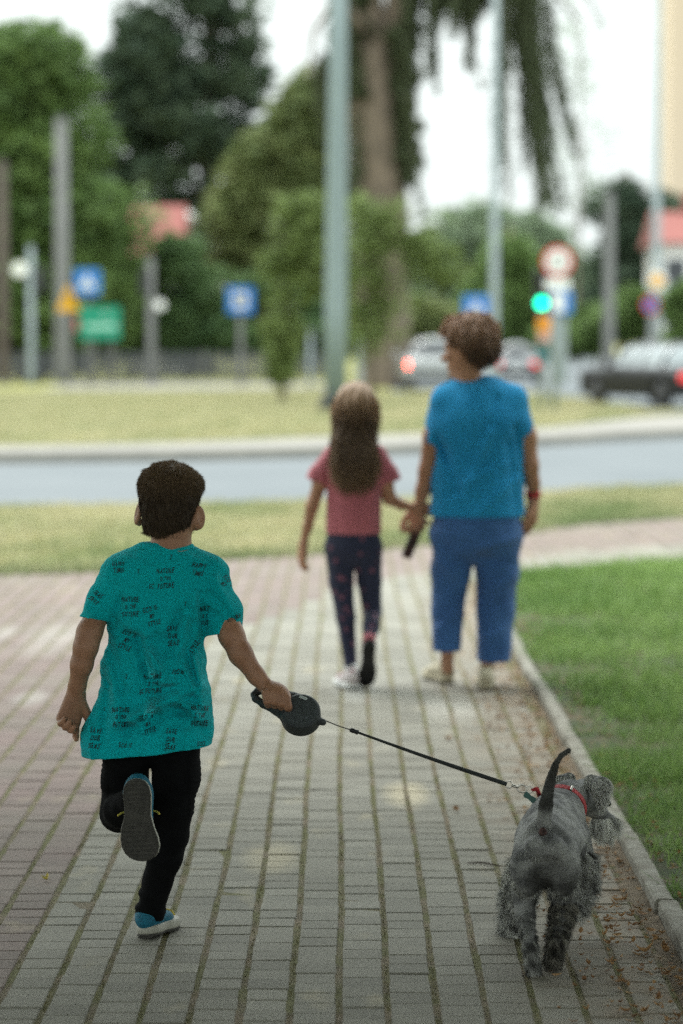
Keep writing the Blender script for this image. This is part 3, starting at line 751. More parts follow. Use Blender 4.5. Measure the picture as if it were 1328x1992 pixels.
# ------------------------------------------------------------------ vegetation
def leaf_cloud(clumps, n, size, r, flat=.45, shell=.35):
    """clumps: list of (centre, radii); leaf-sized rhombic faces through the clump volumes"""
    C = np.array([c for c, _ in clumps], float); Rr = np.array([q for _, q in clumps], float)
    wt = (Rr.prod(1)) ** (2 / 3); i = r.choice(len(C), n, p=wt / wt.sum())
    d = r.normal(size=(n, 3)); d /= np.linalg.norm(d, axis=1)[:, None]; rad = r.random(n) ** shell
    P = C[i] + d * rad[:, None] * Rr[i]
    ct = r.normal(0, .17, len(C))[i]
    a = r.normal(size=(n, 3)); a[:, 2] *= flat; a /= np.linalg.norm(a, axis=1)[:, None]
    b = np.cross(a, r.normal(size=(n, 3)) + [0, 0, 1.2]); b /= np.linalg.norm(b, axis=1)[:, None]
    s = size * r.uniform(.6, 1.3, n)[:, None]
    V = np.stack([P - a * s, P + b * s * .45, P + a * s, P - b * s * .45], 1).reshape(-1, 3)
    F = np.arange(4 * n).reshape(n, 4); tn = np.clip(r.normal(.45, .22, n) + ct, 0, 1)
    return V, F, np.repeat(tn, 4)
def clumpify(ells, k, rr_, r):
    """break big crown ellipsoids into k leafy clumps each, leaving gaps"""
    out = []
    for c, q in ells:
        c = np.array(c, float); q = np.array(q, float)
        for _ in range(k):
            d = r.normal(size=3); d /= np.linalg.norm(d); t = r.random() ** .4
            s = rr_ * r.uniform(.6, 1.4); out.append((c + d * t * q * (1 - .3 * rr_ / q.max()), np.array([s, s, s * .7])))
    return out
def tree(name, Y, base, top_px, ells_px, n, size, leaf, trunk_r, label, cat='tree', group=None, k=26, cr=.9, barkm='bark', lean=0, seed=1, part='crown', limbs=4, dz=0):
    """ells_px: list of (x, y, rx, ry) in photo pixels at distance Y -> metres; depth = .8 * width"""
    r = np.random.default_rng(seed); ppm = FPX / Y
    root = empty(name, (W(base, 700, Y)[0], Y, -.03), label, cat, group)
    el = []
    for e in ells_px:
        c = W(e[0], e[1], Y + (e[4] if len(e) > 4 else 0)); el.append((c, np.array([e[2] / ppm, max(e[2] * .75, e[3] * .3) / ppm, e[3] / ppm])))
    V, F, tn = leaf_cloud(clumpify(el, k, cr, r), n, size, r)
    keep = V[F[:, 0]][:, 2] > .05
    F = F[keep]
    mesh_obj(part, V, F, M[leaf], root, False, {'tone': ('POINT', tn)})
    b = MB(); x0 = W(base, 700, Y)[0]; zt = W(0, top_px, Y)[2]; N = 7; pts = []
    for i in range(N):
        t = i / (N - 1); pts.append([x0 + lean * t + .06 * math.sin(3 * t + seed) * zt * .1, Y, -.08 + (zt + .08) * t])
    b.tube(pts, [trunk_r * (1.25 if i == 0 else 1 - .65 * i / (N - 1)) for i in range(N)], 10)
    for j in range(limbs):
        c, q = el[j % len(el)]; st = np.array(pts[2 + j % 4]); en = c + r.uniform(-.6, .6, 3) * q
        if en[2] < st[2]: en[2] = st[2] + .3
        b.tube([st, (st + en) / 2 + [0, 0, .12 * np.linalg.norm(en - st)], en], [trunk_r * .45, trunk_r * .3, trunk_r * .08], 7)
    b.build('trunk', M[barkm], root); return root

# trees and shrubs beyond the road, left to right
tree('broadleaf_tree', 104, 60, 60, [(20, 330, 150, 290), (150, 430, 105, 210), (50, 150, 110, 150), (-80, 420, 150, 330), (40, 620, 190, 110), (160, 600, 90, 110)], 34000, .30, 'leaf_mid', .45,
     'big full green leafy tree filling the left edge behind the fence', group='trees beyond the road', k=34, cr=1.5, seed=3)
tree('conifer_tree', 128, 400, -60, [(290, 50, 80, 90), (440, 30, 80, 110), (250, 150, 60, 90), (455, 170, 70, 100), (330, 150, 70, 60), (350, 330, 160, 100), (330, 250, 110, 70), (250, 270, 90, 100), (215, 350, 70, 90), (525, 340, 60, 110), (460, 320, 80, 120), (350, 470, 170, 110), (360, -60, 120, 70)], 19500, .34, 'leaf_dark', .5,
     'tall dark needle tree with sky gaps, above the red roof', group='trees beyond the road', k=13, cr=1.25, seed=5, barkm='bark_grey')
tree('broadleaf_tree', 118, 560, 300, [(520, 400, 90, 110), (600, 370, 70, 120), (580, 260, 45, 80), (540, 300, 60, 70), (610, 200, 25, 60), (470, 430, 60, 80), (560, 540, 130, 110), (480, 520, 80, 140), (620, 560, 100, 130)], 19000, .28, 'leaf_olive', .3,
     'olive green leafy tree left of the thick lamp mast', group='trees beyond the road', k=24, cr=1.2, seed=7)
tree('rounded_shrub', 106, 365, 500, [(360, 590, 95, 115), (330, 640, 70, 60), (410, 640, 75, 60), (350, 510, 45, 45)], 12000, .20, 'leaf_hedge', .12,
     'dark green rounded shrub directly below the red roof, right of the small disc post', 'shrub', 'shrubs behind the grey fence', k=30, cr=.7, seed=9)
tree('rounded_shrub', 107, 255, 520, [(250, 570, 60, 90), (240, 640, 60, 60)], 6000, .2, 'leaf_mid', .1,
     'mid green shrub between the green road sign and the dark rounded shrub', 'shrub', 'shrubs behind the grey fence', k=24, cr=.7, seed=10)
tree('rounded_shrub', 107, 520, 560, [(520, 620, 90, 85), (600, 630, 70, 75), (460, 660, 50, 40)], 9000, .2, 'leaf_hedge', .1,
     'low dark shrub around the blue sign right of the dark rounded shrub', 'shrub', 'shrubs behind the grey fence', k=26, cr=.7, seed=12)
tree('young_tree', 66, 548, 420, [(570, 450, 60, 90), (610, 420, 60, 50), (545, 520, 30, 70), (595, 540, 55, 70), (552, 640, 32, 60), (548, 700, 20, 60), (640, 500, 60, 80)], 4300, .12, 'leaf_light', .07,
     'slim young tree with light green leaves, just left of the thick lamp mast', group='trees beyond the road', k=24, cr=.36, seed=13, barkm='bark_grey')
tree('leafy_sapling', 72, 722, 420, [(700, 430, 60, 45), (760, 470, 80, 70), (700, 520, 50, 80), (820, 500, 55, 60), (740, 570, 80, 60), (860, 520, 40, 50), (720, 640, 60, 60)], 4200, .12, 'leaf_light', .06,
     'light green sapling in front of the weeping tree trunk, right of the thick lamp mast', 'tree', 'trees beyond the road', k=20, cr=.45, seed=14, barkm='bark_grey')
# far belt to the right of the mast
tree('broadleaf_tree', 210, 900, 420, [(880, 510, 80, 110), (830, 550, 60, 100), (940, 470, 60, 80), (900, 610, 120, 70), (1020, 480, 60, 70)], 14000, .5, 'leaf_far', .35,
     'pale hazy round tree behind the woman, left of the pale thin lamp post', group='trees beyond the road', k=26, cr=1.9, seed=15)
tree('broadleaf_tree', 190, 990, 440, [(990, 560, 75, 115), (1030, 600, 70, 90), (960, 620, 60, 70)], 11000, .45, 'leaf_mid', .35,
     'darker round tree right behind the pale thin lamp post', group='trees beyond the road', k=26, cr=1.7, seed=16)
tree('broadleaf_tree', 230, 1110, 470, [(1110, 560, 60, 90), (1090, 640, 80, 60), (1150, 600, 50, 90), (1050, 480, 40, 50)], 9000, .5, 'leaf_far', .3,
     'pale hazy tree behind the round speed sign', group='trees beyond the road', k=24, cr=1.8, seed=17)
tree('poplar_tree', 135, 1215, 330, [(1215, 440, 48, 100), (1200, 560, 55, 100), (1240, 520, 60, 130), (1290, 430, 45, 70), (1262, 600, 80, 70)], 15000, .30, 'leaf_dark', .3,
     'dark tree with a pointed top behind the weathered post at the right', group='trees beyond the road', k=24, cr=1.0, seed=18)
tree('rounded_shrub', 120, 1160, 600, [(1170, 620, 70, 45), (1230, 610, 60, 60), (1110, 660, 60, 30)], 8000, .22, 'leaf_mid', .1,
     'low green shrubs row directly behind the black car', 'shrub', 'shrubs at the right', k=24, cr=.6, seed=19)
tree('clipped_bush', 75, 1330, 560, [(1345, 605, 58, 62), (1350, 660, 60, 30)], 8000, .14, 'leaf_mid', .08,
     'round clipped green bush cut off by the right border, above the black car', 'shrub', 'shrubs at the right', k=30, cr=.4, seed=20)
tree('broadleaf_tree', 150, 760, 470, [(760, 620, 120, 70), (700, 600, 70, 110), (820, 640, 80, 60)], 12000, .34, 'leaf_olive', .25,
     'olive green undergrowth tree behind the weeping tree trunk', group='trees beyond the road', k=26, cr=1.1, seed=23)

# the weeping tree: heavy leaning trunk, limbs above the frame, curtains of hanging twigs
r = np.random.default_rng(40); YT = 90.0; ppT = FPX / YT
root = empty('weeping_tree', (W(748, 700, YT)[0], YT, -.03), 'massive old weeping tree with hanging twigs right of the thick lamp mast', 'tree', 'trees beyond the road')
b = MB()
def wp(x, y, d=0): return W(x, y, YT + d)
b.tube([wp(752, 775), wp(748, 740), wp(742, 600), wp(745, 470), wp(742, 330), wp(722, 200), wp(706, 60), wp(700, -120), wp(705, -300)], [1.15, .98, .9, .86, .84, .88, .76, .6, .4], 18)
b.tube([wp(735, 260), wp(762, 120), wp(775, -20), wp(800, -180), wp(880, -300)], [.5, .45, .4, .34, .2], 12)
for (pts, r0) in (([(775, -20), (850, -110), (940, -120), (1050, -60), (1120, 40)], .26), ([(800, -180), (900, -230), (1000, -190), (1100, -90), (1180, 60)], .22), ([(705, 60), (660, -10), (610, 60), (598, 150)], .2), ([(705, -60), (620, -120), (520, -60)], .2), ([(790, -120), (850, -60), (900, -20)], .15), ([(775, -20), (830, -60), (842, -10)], .12)):
    n = len(pts); b.tube([wp(x, y, r.uniform(-1.5, 1.5)) for x, y in pts], [r0 * (1 - .75 * i / (n - 1)) for i in range(n)], 8)
b.build('trunk', M['bark'], root)
r = np.random.default_rng(41)
SV = []; SF = []; ST = []; k0 = 0; tw = MB()
hang = []
def curtain(x0, x1, y0, y1, n, w=10, dr=0):
    for _ in range(n):
        t = r.random(); hang.append((x0 + (x1 - x0) * t + r.normal(0, 3), y0 + r.normal(0, 15), r.normal(dr, w), y1 * (1 - .35 * r.random()) if y1 > 0 else y1))
curtain(830, 845, -60, 195, 4, 6); curtain(900, 915, -60, 190, 3, 16); curtain(880, 920, -60, 95, 7, 10)
curtain(966, 980, -70, 400, 6, 8); curtain(985, 1025, -80, 150, 8, 14); curtain(985, 1040, -70, 440, 12, 18, 50); curtain(1010, 1050, -70, 330, 7, 16, 45); curtain(1060, 1100, 0, 330, 3, 20, 60)
curtain(800, 1060, -110, 20, 26, 12); curtain(600, 625, 120, 300, 6, 8); curtain(640, 690, -100, 200, 12, 8); curtain(775, 805, -120, 230, 8, 8, 8); curtain(672, 690, -120, 200, 7, 6); curtain(790, 960, -120, 50, 14, 14); curtain(770, 800, 100, 420, 10, 10)
curtain(680, 700, 200, 460, 8, 8); curtain(775, 800, 150, 430, 5, 8)
for (x, y0, dx, y1) in hang:
    dd = r.uniform(-1.6, 1.6); m = 9; P = [wp(x + dx * (i / m) ** 1.5 + 1.5 * math.sin(i + x), y0 + (y1 - y0) * i / m, dd) for i in range(m + 1)]
    tw.tube(P, [.03 * (1 - .8 * i / m) for i in range(m + 1)], 4, smooth=False)
    P = np.array(P); L = np.linalg.norm(P[-1] - P[0]); n = int(60 * L); t = r.random(n) * m; i = t.astype(int); f = (t - i)[:, None]
    C = P[i] * (1 - f) + P[np.minimum(i + 1, m)] * f + r.normal(0, .10, (n, 3)) * (1.15 - .5 * (t / m))[:, None]
    a = r.normal(size=(n, 3)) * .6 + [0, 0, -1]; a /= np.linalg.norm(a, axis=1)[:, None]; bb = np.cross(a, r.normal(size=(n, 3))); bb /= np.linalg.norm(bb, axis=1)[:, None]
    s = r.uniform(.07, .16, n)[:, None]
    SV.append(np.stack([C - a * s, C + bb * s * .35, C + a * s, C - bb * s * .35], 1).reshape(-1, 3)); SF.append(np.arange(4 * n).reshape(n, 4) + k0); k0 += 4 * n
    ST.append(np.repeat(np.clip(r.normal(.4, .25, n), 0, 1), 4))
ivy = [(wp(x, y, -.5), np.array([rx / ppT, .6, ry / ppT])) for x, y, rx, ry in ((700, 120, 30, 90), (782, 150, 18, 110), (786, 60, 24, 70), (695, 20, 26, 60), (790, 300, 14, 90),  (700, 420, 30, 60), (850, -10, 80, 34), (960, -20, 90, 30))]
iv, if_, it = leaf_cloud(clumpify(ivy, 12, .4, r), 7000, .16, r); SV.append(iv); SF.append(if_ + k0); ST.append(it)
mesh_obj('crown', np.concatenate(SV), np.concatenate(SF), M['leaf_brown'], root, False, {'tone': ('POINT', np.concatenate(ST))})
tw.build('twigs', M['bark_grey'], root)
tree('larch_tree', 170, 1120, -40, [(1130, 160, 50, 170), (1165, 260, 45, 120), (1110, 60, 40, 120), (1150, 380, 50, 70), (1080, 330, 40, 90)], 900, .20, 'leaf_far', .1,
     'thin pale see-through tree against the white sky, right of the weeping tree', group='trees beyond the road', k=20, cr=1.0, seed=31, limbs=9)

# large tree behind the photographer: its crown roofs the near part of the path and shades it
r = np.random.default_rng(50)
root = empty('broadleaf_tree', (-4.4, -1.5, 0), 'big tree beside the near end of the path, its crown shading the paving', 'tree')
cl = []
for _ in range(330):
    x = r.uniform(-13, 13); y = r.uniform(-5.5, 10.6); cl.append((np.array([x, y, 4.75 + r.uniform(0, 2.2)]), np.array([1.5, 1.5, .7])))
V, F, tn = leaf_cloud(cl, 85000, .20, r, flat=.3)
mesh_obj('crown', V, F, M['leaf_mid'], root, False, {'tone': ('POINT', tn)})
b = MB(); b.tube([(-4.4, -1.5, -.05), (-4.4, -1.5, 1), (-4.3, -1.4, 3), (-4.1, -1.3, 5)], [.42, .34, .3, .25], 14)
for _ in range(9):
    e = np.array([r.uniform(-10, 10), r.uniform(-6, 9), r.uniform(5.6, 6.8)]); s = np.array([-4.2, -1.4, 4.0]); b.tube([s, (s + e) / 2 + [0, 0, .8], e], [.17, .1, .03], 7)
b.build('trunk', M['bark'], root)

# ------------------------------------------------------------------ fence
root = empty('slatted_fence', (W(300, 740, 101)[0], 101, -.03), 'low dark grey panel fence running behind the signs on the left', 'fence')
b = MB(); X0, X1 = W(-120, 740, 101)[0], W(655, 740, 101)[0]; zt = W(0, 683, 101)[2]
n = 9; st = (X1 - X0) / n
for i in range(n): 
    for j in range(10): b.box((X0 + st * (i + .5), 101, .12 + (zt - .16) * (j + .5) / 10), (st / 2 - .06, .02, (zt - .16) / 20 - .008))
b.build('slat_panel', M['fence'], root)
for i in range(n + 1):
    p = MB(); p.box((X0 + st * i, 100.98, zt / 2 - .03), (.05, .05, zt / 2 + .06), None, .01); p.build('post', M['mid_pole'], root)

# ------------------------------------------------------------------ poles, signs, signals
def disc(c, rad, th, m, nm, par, n=28, R=None, ring=None):
    b = MB(); a = np.linspace(0, 2 * math.pi, n, endpoint=False); b.prism([(rad * math.cos(t), rad * math.sin(t)) for t in a], th, T(c, R)); return b.build(nm, m, par)
def rrect(w_, h_, rr_, n=5):
    P = []
    for (cx, cy, a0) in ((w_ - rr_, h_ - rr_, 0), (-w_ + rr_, h_ - rr_, 90), (-w_ + rr_, -h_ + rr_, 180), (w_ - rr_, -h_ + rr_, 270)):
        for i in range(n): a = R_(a0 + 90 * i / (n - 1)); P.append((cx + rr_ * math.cos(a), cy + rr_ * math.sin(a)))
    return P
def plate(c, w_, h_, m, nm, par, th=.02, rr_=.04, R=None):
    b = MB(); b.prism(rrect(w_, h_, min(rr_, w_ * .9, h_ * .9)), th, T(c, R)); return b.build(nm, m, par)
def pole(name, px, Y, top, r0, r1, m, label, cat='pole', group=None, part=None):
    x = W(px, 700, Y)[0]; zt = W(0, top, Y)[2]
    root = empty(name, (x, Y, -.03), label, cat, group)
    b = MB(); b.tube([(x, Y, -.08), (x, Y, .35), (x, Y, zt)], [r0 * 1.02, r0, r1], 16); b.build('post', M[m], root)
    c = MB(); c.tube([(x, Y, zt - .01), (x, Y, zt + .04)], [r1 * 1.15, r1 * .8], 14); c.build('cap', M['dark_paint'], root)
    f = MB(); f.tube([(x, Y, -.05), (x, Y, .05)], [r0 * 1.6, r0 * 1.5], 14); f.build('base_collar', M['mid_pole'], root)
    return root, x, zt
# thick tapered mast
x = G(651, 818)[0]; YM = 59.0
root = empty('street_lamp', (x, YM, -.03), 'thick tapered light grey lamp mast rising out of view behind the girl', 'street lamp', 'lamp masts')
b = MB(); b.tube([(x, YM, -.08), (x, YM, 2.2), (x + .05, YM, 7), (x + .09, YM, 12.5)], [.24, .235, .20, .15], 24); b.build('mast', M['steel_pole'], root)
b = MB(); b.tube([(x + .09, YM, 12.45), (x + .12, YM - .3, 13.1), (x + .1, YM - 1.8, 13.4)], [.07, .06, .05], 10); b.build('arm', M['steel_pole'], root)
b = MB(); b.box((x + .1, YM - 2.2, 13.38), (.16, .42, .06), None, .04); b.build('lamp_head', M['dark_paint'], root)
b = MB(); b.tube([(x, YM, -.06), (x, YM, .06)], [.36, .34], 20); b.build('base_plate', M['dark_paint'], root)
b = MB(); b.tube([(x - .30, YM - .3, -.05), (x - .27, YM - .28, .12), (x - .13, YM - .2, .42)], [.09, .10, .07], 12); b.build('foot_strut', M['dark_paint'], root)
def lamp(px, Y, top, r0, r1, m, label, side=1):
    root, x, zt = pole('street_lamp', px, Y, top, r0, r1, m, label, 'street lamp', 'lamp masts')
    b = MB(); b.tube([(x, Y, zt), (x + side * .3, Y, zt + .4), (x + side * 1.6, Y, zt + .6)], [r1, r1 * .8, .04], 10); b.build('arm', M[m], root)
    b = MB(); b.box((x + side * 1.9, Y, zt + .58), (.35, .14, .06), None, .04); b.build('lamp_head', M['dark_paint'], root)
    return root
lamp(961, 78, -140, .13, .09, 'pale_pole', 'pale thin lamp post rising directly behind the woman, topmost part outside the photo')
lamp(1275, 84, -60, .15, .10, 'pale_pole', 'pale thin lamp post at the right, behind the yellow diamond sign', -1)
pole('utility_pole', 1183, 88, 372, .19, .15, 'mid_pole', 'grey brown weathered post behind the hood of the black car', group='weathered poles')
pole('utility_pole', 122, 99, 228, .30, .22, 'mid_pole', 'tall grey weathered post between the traffic light and the blue square sign at left', group='weathered poles')
pole('utility_pole', 7, 96, 312, .20, .17, 'brown_pole', 'brown weathered post cut by the left border', group='weathered poles')
pole('bollard_post', 700, 84, 590, .09, .09, 'pale_pole', 'short pale post right beside the thick lamp mast', 'post', 'short pale posts')
pole('bollard_post', 604, 90, 640, .07, .07, 'pale_pole', 'short pale post between the young tree and the thick lamp mast', 'post', 'short pale posts')

# traffic light seen from the back at left
root, x, zt = pole('traffic_light', 61, 95, 478, .12, .10, 'pale_pole', 'traffic light at far left with a pale round mirror and dark head', 'traffic light', 'traffic lights')
b = MB(); b.box((x + .34, 95, W(0, 545, 95)[2]), (.17, .14, .42), None, .04); b.build('signal_head', M['dark_paint'], root)
disc((x - .38, 94.9, W(0, 524, 95)[2]), .26, .06, M['globe'], 'mirror', root)
b = MB(); b.tube([(x - .38, 94.98, W(0, 524, 95)[2]), (x + .34, 95, W(0, 524, 95)[2])], .03, 8); b.build('bracket', M['dark_paint'], root)
root, x, zt = pole('traffic_light', 294, 97, 500, .15, .12, 'mid_pole', 'dark traffic light with a small pale disc, right of the green sign', 'traffic light', 'traffic lights')
b = MB(); b.box((x - .22, 97, W(0, 552, 97)[2]), (.17, .14, .42), None, .04); b.build('signal_head', M['dark_paint'], root)
disc((x + .32, 96.9, W(0, 593, 97)[2]), .19, .05, M['globe'], 'disc', root); 
b = MB(); b.tube([(x, 97, W(0, 593, 97)[2]), (x + .32, 96.96, W(0, 593, 97)[2])], .03, 8); b.build('bracket', M['mid_pole'], root)
root, x, zt = pole('globe_lamp', 366, 118, 440, .06, .05, 'dark_paint', 'white globe lamp on a thin post just right of the red roof', 'lamp')
b = MB()
for i in range(9):
    t0, t1 = math.pi * i / 9, math.pi * (i + 1) / 9
zc = W(0, 427, 118)[2]; a = [math.pi * i / 10 for i in range(11)]
b.tube([(x, 118, zc + .36 * math.cos(t)) for t in a], [max(.01, .36 * math.sin(t)) for t in a], 18); b.build('globe', M['globe'], root)

def crossing_figure(cx, Y, cz, s, root):
    """white triangle with a walking figure, as on a crossing sign"""
    b = MB(); b.prism([(-.8 * s, -.62 * s), (.8 * s, -.62 * s), (0, .78 * s)], .006, T((cx, Y - .008, cz))); b.build('triangle', M['sign_white'], root)
    f = MB(); f.prism([(.03 * s + .09 * s * math.cos(t), .33 * s + .09 * s * math.sin(t)) for t in np.linspace(0, 6.28, 12, endpoint=False)], .005, T((cx, Y - .014, cz)))
    f.prism([(-.07 * s, .22 * s), (.09 * s, .22 * s), (.08 * s, -.1 * s), (.26 * s, -.5 * s), (.15 * s, -.52 * s), (0, -.2 * s), (-.16 * s, -.52 * s), (-.27 * s, -.5 * s), (-.08 * s, -.1 * s)], .005, T((cx, Y - .014, cz)))
    f.build('walking_figure', M['dark_paint'], root)
# yellow triangle + blue square + green direction sign
Y = 92; root, x, zt = pole('road_sign', 171, Y, 522, .05, .05, 'mid_pole', 'blue square crossing sign on a post, right of the tall weathered post', 'road sign', 'road signs')
s = .44; zc = W(0, 549, Y)[2]; plate((x, Y - .08, zc), s, s, M['sign_blue'], 'sign_plate', root); crossing_figure(x, Y - .08, zc, .34, root)
Y = 92.6; root, x, zt = pole('road_sign', 134, Y, 548, .05, .05, 'mid_pole', 'yellow triangular warning sign on a post, below left of the blue square sign', 'road sign', 'road signs')
zc = W(0, 580, Y)[2]; b = MB(); b.prism([(-.40, -.44), (.40, -.44), (0.0, .50)], .02, T((x, Y - .08, zc))); b.build('sign_plate', M['sign_yellow'], root)
b = MB(); b.prism([(-.05, -.05), (.05, -.05), (.03, .22), (-.03, .22)], .006, T((x, Y - .09, zc - .05))); b.prism([(.05 * math.cos(t), .05 * math.sin(t)) for t in np.linspace(0, 6.28, 10, endpoint=False)], .006, T((x, Y - .09, zc - .2))); b.build('symbol', M['dark_paint'], root)
Y = 91; xa, xb = W(183, 700, Y)[0], W(216, 700, Y)[0]; zc = W(0, 628, Y)[2]; xc = W(195, 700, Y)[0]
root = empty('direction_sign', (xc, Y, -.03), 'green rectangular direction sign on two posts below the blue square sign', 'road sign', 'road signs')
for xx in (xa, xb):
    b = MB(); b.tube([(xx, Y, -.08), (xx, Y, zc + .3)], .045, 10); b.build('post', M['mid_pole'], root)
plate((xc, Y - .07, zc), .68, .56, M['sign_green'], 'sign_plate', root, .03, .05)
plate((xc + .05, Y - .082, zc - .13), .50, .07, mat('pale_lettering_band', (.35, .6, .5), rough=.5), 'lettering_band', root, .008, .02)
b = MB(); b.prism([(-.10, -.02), (.1, -.02), (.1, .02), (-.1, .02)], .008, T((xc + .2, Y - .082, zc + .28))); b.build('arrow', M['sign_white'], root)
plate((xc - .78, Y - .06, zc - .05), .09, .22, mat('dull_red_plate', (.32, .08, .06), rough=.5), 'side_plate', root, .03, .02)
Y = 94; root, x, zt = pole('road_sign', 468, Y, 560, .09, .08, 'mid_pole', 'blue square sign with a white field on a thick post, above the low fence', 'road sign', 'road signs')
zc = W(0, 584, Y)[2]; plate((x, Y - .1, zc), .46, .46, M['sign_blue'], 'sign_plate', root, .03)
plate((x, Y - .11, zc), .22, .26, M['sign_white'], 'symbol_field', root, .008, .03)
b = MB(); b.prism(rrect(.13, .14, .03), .006, T((x, Y - .118, zc + .01))); b.build('symbol', M['dark_paint'], root)
Y = 88; root, x, zt = pole('road_sign', 925, Y, 572, .05, .05, 'mid_pole', 'blue square crossing sign partly hidden by the hair of the woman', 'road sign', 'road signs')
zc = W(0, 597, Y)[2]; plate((x, Y - .08, zc), .42, .38, M['sign_blue'], 'sign_plate', root); crossing_figure(x, Y - .08, zc, .30, root)

# speed sign, plate and blue sign on one thick post
Y = 58; x = G(1080, 802)[0]; ppm = FPX / Y
root = empty('road_sign', (x, Y, -.03), 'round white sign with a red rim above a blue plate beside the green light', 'road sign', 'road signs')
b = MB(); b.tube([(x, Y, -.08), (x, Y, W(0, 490, Y)[2])], [.06, .055], 12); b.build('post', M['pale_pole'], root)
b = MB(); b.box((x + .10, Y + .12, W(0, 660, Y)[2]), (.17, .10, .95), None, .03); b.build('cabinet', M['pale_pole'], root)
xs_ = W(1083, 700, Y)[0]; zc = W(0, 509, Y)[2]
disc((xs_, Y - .08, zc), .34, .02, M['sign_red'], 'sign_disc', root); disc((xs_, Y - .09, zc), .255, .02, M['sign_white'], 'sign_face', root)
b = MB()
for dx in (-.10, .08):
    b.prism([(dx - .05, -.10), (dx + .05, -.10), (dx + .05, -.06), (dx - .01, -.06), (dx + .05, .02), (dx + .05, .10), (dx - .05, .10), (dx - .05, .06), (dx + .01, .06), (dx + .01, .02), (dx - .05, -.06)], .006, T((xs_ + .01, Y - .098, zc)))
b.build('sign_number', M['mid_pole'], root)
plate((xs_, Y - .08, W(0, 553, Y)[2]), .27, .11, M['sign_white'], 'plate', root)
xb_ = W(1091, 700, Y)[0]; zc = W(0, 588, Y)[2]; plate((xb_, Y - .08, zc), .23, .25, M['sign_blue'], 'sign_plate', root)
plate((xb_ - .07, Y - .09, zc), .12, .20, M['sign_white'], 'symbol_field', root, .008, .02)
# traffic light with the green lamp
Y = 60; x = W(1054, 700, Y)[0]
root = empty('traffic_light', (x, Y, -.03), 'traffic light showing green, left of the round sign with the red rim', 'traffic light', 'traffic lights')
b = MB(); b.tube([(x, Y, -.08), (x, Y, W(0, 540, Y)[2])], .055, 12); b.build('post', M['pale_pole'], root)
zg = W(0, 590, Y)[2]; xg = W(1051, 700, Y)[0]
b = MB(); b.box((xg, Y - .16, zg + .28), (.15, .1, .44), None, .03); b.build('signal_head', M['dark_paint'], root)
disc((xg, Y - .285, zg), .12, .02, M['lamp_green'], 'green_lamp', root)
for dz_ in (.28, .56): disc((xg, Y - .285, zg + dz_), .10, .02, M['lens_off'], 'dark_lamp', root)
for dz_ in (0, .28, .56):
    b = MB(); V = []; a = np.linspace(.1, math.pi - .1, 9)
    for t in a: V += [[xg + .125 * math.cos(t), Y - .27, zg + dz_ + .125 * math.sin(t)], [xg + .125 * math.cos(t), Y - .42, zg + dz_ + .125 * math.sin(t)], [xg + .135 * math.cos(t), Y - .42, zg + dz_ + .135 * math.sin(t)], [xg + .135 * math.cos(t), Y - .27, zg + dz_ + .135 * math.sin(t)]]
    F = [[4 * i + j, 4 * i + (j + 1) % 4, 4 * i + 4 + (j + 1) % 4, 4 * i + 4 + j] for i in range(8) for j in range(4)]; b.add(V, F); b.build('visor', M['dark_paint'], root)
plate((W(1058, 700, Y)[0], Y - .1, W(0, 630, Y)[2]), .16, .17, mat('orange_plate', (.75, .28, .02), rough=.5), 'orange_plate', root)
plate((W(1058, 700, Y)[0], Y - .1, W(0, 656, Y)[2]), .14, .10, mat('faded_red_plate', (.55, .30, .25), rough=.5), 'lower_plate', root)
b = MB(); b.box((x, Y - .1, W(0, 690, Y)[2]), (.12, .08, .2), None, .02); b.build('push_button_box', mat('teal_box', (.03, .12, .13), rough=.5), root)
# right: priority road diamond and no stopping sign
Y = 82; root, x, zt = pole('road_sign', 1276, Y, 528, .05, .05, 'mid_pole', 'yellow diamond sign with a white border above the roof of the black car', 'road sign', 'road signs')
zc = W(0, 546, Y)[2]; q = .37
for (s, m_, d_, nm) in ((q, 'sign_white', -.08, 'sign_plate'), (q * .66, 'sign_yellow', -.09, 'sign_face')):
    b = MB(); b.prism([(0, -s), (s, 0), (0, s), (-s, 0)], .012, T((x, Y + d_, zc))); b.build(nm, M[m_], root)
Y = 81.5; root, x, zt = pole('road_sign', 1264, Y, 572, .05, .05, 'mid_pole', 'round blue sign with a red rim below the yellow diamond sign', 'road sign', 'road signs')
zc = W(0, 593, Y)[2]; disc((x, Y - .08, zc), .28, .015, M['sign_red'], 'sign_disc', root); disc((x, Y - .09, zc), .20, .012, M['sign_blue'], 'sign_face', root)
b = MB(); b.box((x, Y - .094, zc), (.20, .006, .03), np.array(Matrix.Rotation(R_(45), 3, 'Y'))); b.build('slash', M['sign_red'], root)

